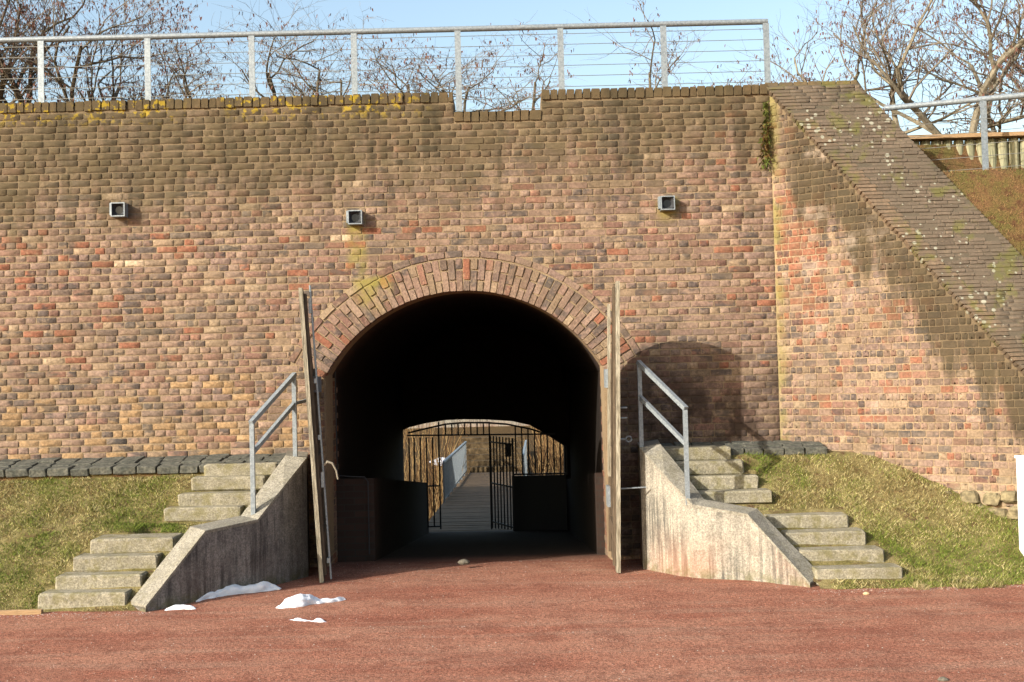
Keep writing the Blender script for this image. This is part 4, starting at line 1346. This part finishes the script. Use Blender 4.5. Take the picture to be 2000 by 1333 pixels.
tree_at(45, 20.0, 4.86, -.02, .85, 2, LB[2], G1, stems=2, r0=.06, pods=420)
tree_at(165, 20.3, 4.73, .05, .85, 3, LB[1], G1, stems=2, r0=.058, pods=420)
tree_at(262, 20.6, 3.38, .02, .85, 4, LB[0], G1, stems=2, r0=.05, pods=360)
tree_at(372, 20.0, 2.89, -.05, 1.0, 5, 'small forked bare tree with spreading flat crown next to the dead leaved clump', None, stems=2, r0=.045, pods=120, up=.1)
tree_at(562, 20.4, 3.52, .0, .9, 6, 'slim upright bare tree rising out of straw coloured twigs', None, r0=.05, pods=110)
tree_at(640, 19.6, 3.34, -.18, .9, 7, 'bare tree with thin stem leaning toward the straw coloured shrub', None, r0=.04, pods=80)
tree_at(712, 20.2, 3.11, -.05, 1.0, 8, 'low bare tree seen behind the algae streaked floodlight stretch of railing', None, stems=2, r0=.038, pods=110, up=.1)
tree_at(782, 19.9, 3.03, .0, 1.0, 9, 'low forked bare tree with gnarled crown just beside the wall notch', None, r0=.042, pods=110, up=.1)
tree_at(922, 20.0, 2.78, -.05, 1.05, 10, 'small V forked bare tree framed by the wall notch under the railing', None, stems=2, r0=.04, pods=130, up=.05)
tree_at(1015, 20.0, 2.86, .12, 1.0, 11, 'small single stemmed bare tree leaning outward in the wall notch', None, r0=.04, pods=130, up=.1)
tree_at(1282, 20.2, 3.10, .0, .9, 12, 'slender bare tree behind the wall top between notch and railing end', None, r0=.04, pods=110)
tree_at(1440, 20.0, 2.94, .0, 1.1, 13, 'wide flat crowned bare tree behind the last railing panel', None, stems=2, r0=.042, pods=110, up=.02)
tree_at(1545, 19.8, 3.19, .05, 1.0, 14, 'gnarled bare tree with reddish pods just past the railing end post', None, stems=2, r0=.042, pods=260, up=.1)
tree_at(1640, 18.8, 4.21, -.30, .75, 15, 'tall bare tree leaning away behind the wing wall ridge', None, r0=.058, pods=140, bark=M_BARK2)
tree_at(1800, 18.2, 4.00, -.32, .8, 16, 'tan barked bare tree leaning over the raking wing wall', None, r0=.062, pods=150, bark=M_BARK2)
tree_at(1890, 18.0, 4.64, .0, .75, 17, 'stout multi stemmed bare tree rising behind the log palisade', None, stems=3, r0=.068, pods=220, bark=M_BARK2)
tree_at(1990, 18.6, 4.32, -.05, .8, 18, 'bare tree with clusters of red brown pods beyond the palisade end', None, stems=2, r0=.058, pods=380, bark=M_BARK2)
tree_at(2130, 18.4, 4.32, -.25, .8, 19, 'bare tree at the far end of the palisade reaching over the short railing', None, stems=2, r0=.058, pods=260, bark=M_BARK2)
tree_at(545, 20.8, 2.11, .0, .8, 20, 'bushy straw coloured shrub with fine upright twigs behind the railing', None, name='twiggy_shrub', stems=6, r0=.016, pods=0, bark=M_YTWIG, twigm=M_YTWIG, cat='shrub', up=.5, levels=3)

# ------------------------------------------------------------------ beyond the tunnel: grille, bridge, steps, bank
GYD = 22.45
def bars():
    zf = ground_z(0, GYD)
    def X(px): return at(px, 900, GYD).x
    def Z(py, px=930): return at(px, py, GYD).z
    root = thing('iron_grille', 'black iron bar grille with arched head closing the far tunnel mouth', 'grille', (X(930), GYD, zf))
    def vbar(px, y0, y1, w=.028, name='bar', par=root, x=None, yy=GYD):
        m_ = MB(); xx = X(px) if x is None else x
        a, b = at(px, y0, GYD).z, at(px, y1, GYD).z
        m_.bar((xx, yy, min(a, b)), (xx, yy, max(a, b)), w); return m_.build(name, M_IRON, par)
    archpts = [(797, 846), (830, 838), (870, 829), (905, 826), (950, 826), (990, 829), (1035, 838), (1070, 849), (1106, 872)]
    m_ = MB(); m_.tube([at(a, b, GYD) for a, b in archpts], .018, 6); m_.build('arch_bar', M_IRON, root)
    def archy(px): return interp(px, [a for a, b in archpts], [b for a, b in archpts])
    m_ = MB(); m_.bar(at(795, 851, GYD), at(1085, 848, GYD), .03); m_.build('head_rail', M_IRON, root)
    px = 797
    while px < 1108:
        if 862 < px < 958: vbar(px, archy(px), 850)
        elif px > 1003: vbar(px, archy(px), 928)
        px += 12.4
    for px in (858, 957): vbar(px, 824, 1034, .03, 'post')
    m_ = MB(); m_.bar(at(1003, 927, GYD), at(1108, 925, GYD), .03); m_.build('mid_rail', M_IRON, root)
    m_ = MB(); c = at(1054, 987, GYD); m_.box((c.x, GYD + .03, c.z), (X(1108) - X(1002), .02, at(1054, 929, GYD).z - at(1054, 1045, GYD).z)); m_.build('solid_panel', M_IRON, root)
    # closed leaf
    leaf = thing('iron_gate_leaf', 'closed black iron gate leaf at the far tunnel mouth beside the plinth', 'gate', (X(835), GYD - .05, zf))
    for px in (800, 810, 822, 834, 846): 
        m_ = MB(); m_.bar((X(px), GYD - .05, Z(1027)), (X(px), GYD - .05, Z(852))  , .028); m_.build('bar', M_IRON, leaf)
    for py in (947, 1026):
        m_ = MB(); m_.bar((X(800), GYD - .05, Z(py)), (X(857), GYD - .05, Z(py)), .03); m_.build('rail', M_IRON, leaf)
    # open leaf, swung towards the viewer
    leaf = thing('iron_gate_leaf', 'open black iron gate leaf with lock box swung into the tunnel', 'gate', (X(957), GYD, zf))
    h = Vector((X(957) + .02, GYD - .05, 0)); e = Vector((X(1000) + .02, GYD - 1.05, 0))
    for k in range(8):
        p = h.lerp(e, k / 7); m_ = MB(); m_.bar((p.x, p.y, zf + .07 + .1 * (GYD - p.y)), (p.x, p.y, Z(852)), .028 if k < 7 else .04); m_.build('bar', M_IRON, leaf)
    for zz_ in (Z(864), Z(944), Z(1024) + .05):
        m_ = MB(); m_.bar((h.x, h.y, zz_), (e.x, e.y, zz_), .03); m_.build('rail', M_IRON, leaf)
    p = h.lerp(e, .8); m_ = MB(); m_.box((p.x, p.y, Z(876)), (.12, .06, .24)); m_.build('lock_box', M_IRON, leaf)
bars()

def bridge():
    zb = -1.02
    p0 = Vector((-1.95, 22.95, 0)); p1 = Vector((-1.62, 37.0, 0)); wd = 1.95
    root = thing('footbridge', 'timber plank footbridge leading from the tunnel across the moat', 'bridge', (-.9, 23, zb))
    d = (p1 - p0); L = d.length; d.normalize(); s = Vector((d.y, -d.x, 0))
    me = None; n = int(L / .15)
    rot = Matrix((s, d, AZ)).transposed()
    for i in range(n):
        c = p0 + d * (i + .5) * .15 + s * (wd / 2) + Vector((0, 0, zb - .025 + random.uniform(-.004, .004)))
        if me is None:
            b = MB(); b.box((0, 0, 0), (wd, .138, .05), rot); o = b.build('plank', M_PLANK, root, local=True); me = o.data; o.location = c - origin(root)
        else:
            o = bpy.data.objects.new('plank', me); COL.objects.link(o); o.parent = root; o.location = c - Vector(root.location)
    for u in (.15, wd - .15):
        m_ = MB(); m_.bar(p0 + s * u + Vector((0, 0, zb - .2)), p1 + s * u + Vector((0, 0, zb - .2)), .16, .28); m_.build('beam', M_WOODBROWN, root)
    for (u, a0, a1, lab) in ((.03, 5.4, 14.0, 'bridge railing with close bright bars along the reed side'), (wd + .05, 7.2, 14.0, 'bridge railing on the side of the solid gate panel')):
        rr = thing('bridge_railing', lab, 'railing', p0 + s * u + d * a0 + Vector((0, 0, zb)))
        a = p0 + s * u + d * a0; b = p0 + s * u + d * a1
        m_ = MB(); m_.bar(a + Vector((0, 0, zb + 1.0)), b + Vector((0, 0, zb + 1.0)), .06, .05); m_.build('handrail', M_GALV, rr)
        m_ = MB(); m_.bar(a + Vector((0, 0, zb + .08)), b + Vector((0, 0, zb + .08)), .03, .04); m_.build('bottom_rail', M_GALV, rr)
        k = 0; q = 0.0
        while q < (b - a).length:
            p = a + d * q; m_ = MB(); m_.bar(p + Vector((0, 0, zb - .1 if k % 10 == 0 else zb + .06)), p + Vector((0, 0, zb + .99)), .05 if k % 10 == 0 else .03)
            m_.build('post' if k % 10 == 0 else 'baluster', M_GALV, rr); q += .125; k += 1
    # timber steps at the far bank
    st = thing('timber_steps', 'timber edged earth steps climbing the far bank after the footbridge', 'stairs', (-.7, 37.1, zb))
    for i in range(6):
        m_ = MB(); m_.bevbox((-.72, 37.25 + i * .42, zb - .05 + (i + .5) * .17), (2.2, .44, .17 + .1), .015); m_.build('step', M_FARSTEP, st)
    # terrace wall above
    m_ = MB(); m_.bevbox((-.5, 43.6, .1), (14, .35, 1.0), .02)
    tag(m_.build('terrace_wall', M_CONC_SUN), 'pale concrete terrace wall on the far bank', 'wall')
    m_ = MB(); V = []
    sn = at(862, 866, 39.0)
    for k in range(14): pass
    b = MB(); n = 12; ring = [(sn.x + .42 * math.cos(6.283 * k / n) * (1 + .2 * math.sin(k * 2.3)), 39.2 + .5 * math.sin(6.283 * k / n), ground_z(0, 39.2 + .5 * math.sin(6.283 * k / n)) + .02) for k in range(n)]
    b.add(ring + [(sn.x, 39.2, ground_z(0, 39.2) + .16)], [(k, (k + 1) % n, n) for k in range(n)])
    tag(b.build('snow_patch', M_SNOW, None, smooth=True), 'small white snow patch on the far bank past the footbridge', 'snow')
bridge()

def reeds():
    n = 4200; V = np.zeros((n * 3, 3), np.float32); C = np.zeros((n * 3, 4), np.float32); k = 0
    pal = [srgb(168, 130, 84, .55), srgb(120, 90, 58, .5), srgb(88, 66, 46, .5), srgb(190, 158, 108, .6)]
    for _ in range(n):
        y = rng.uniform(33.5, 42.8); x = rng.uniform(-5.5, 4.5)
        xl = -1.95 + (y - 23) * .0235
        if xl - .25 < x < xl + 2.3: continue
        if x < xl and y > 36.5 and rng.random() < .85: continue
        z = ground_z(x, y); h = rng.uniform(.7, 1.5) if y > 37 else rng.uniform(1.6, 3.0); w = rng.uniform(.008, .02)
        c = pal[int(rng.integers(4))]; g = rng.uniform(.7, 1.2)
        V[k] = (x - w, y, z); V[k + 1] = (x + w, y, z); V[k + 2] = (x + rng.normal(0, .5) * h * .5, y + rng.normal(0, .2), z + h)
        C[k:k + 3] = (c[0] * g, c[1] * g, c[2] * g, 1); k += 3
    o = raw_mesh('dry_reeds', V[:k], np.arange(k).reshape(-1, 3), M_BLADE, None, 'stuff', C[:k])
    tag(o, 'tan dry reeds and stalks beside the footbridge', 'reeds')
reeds()
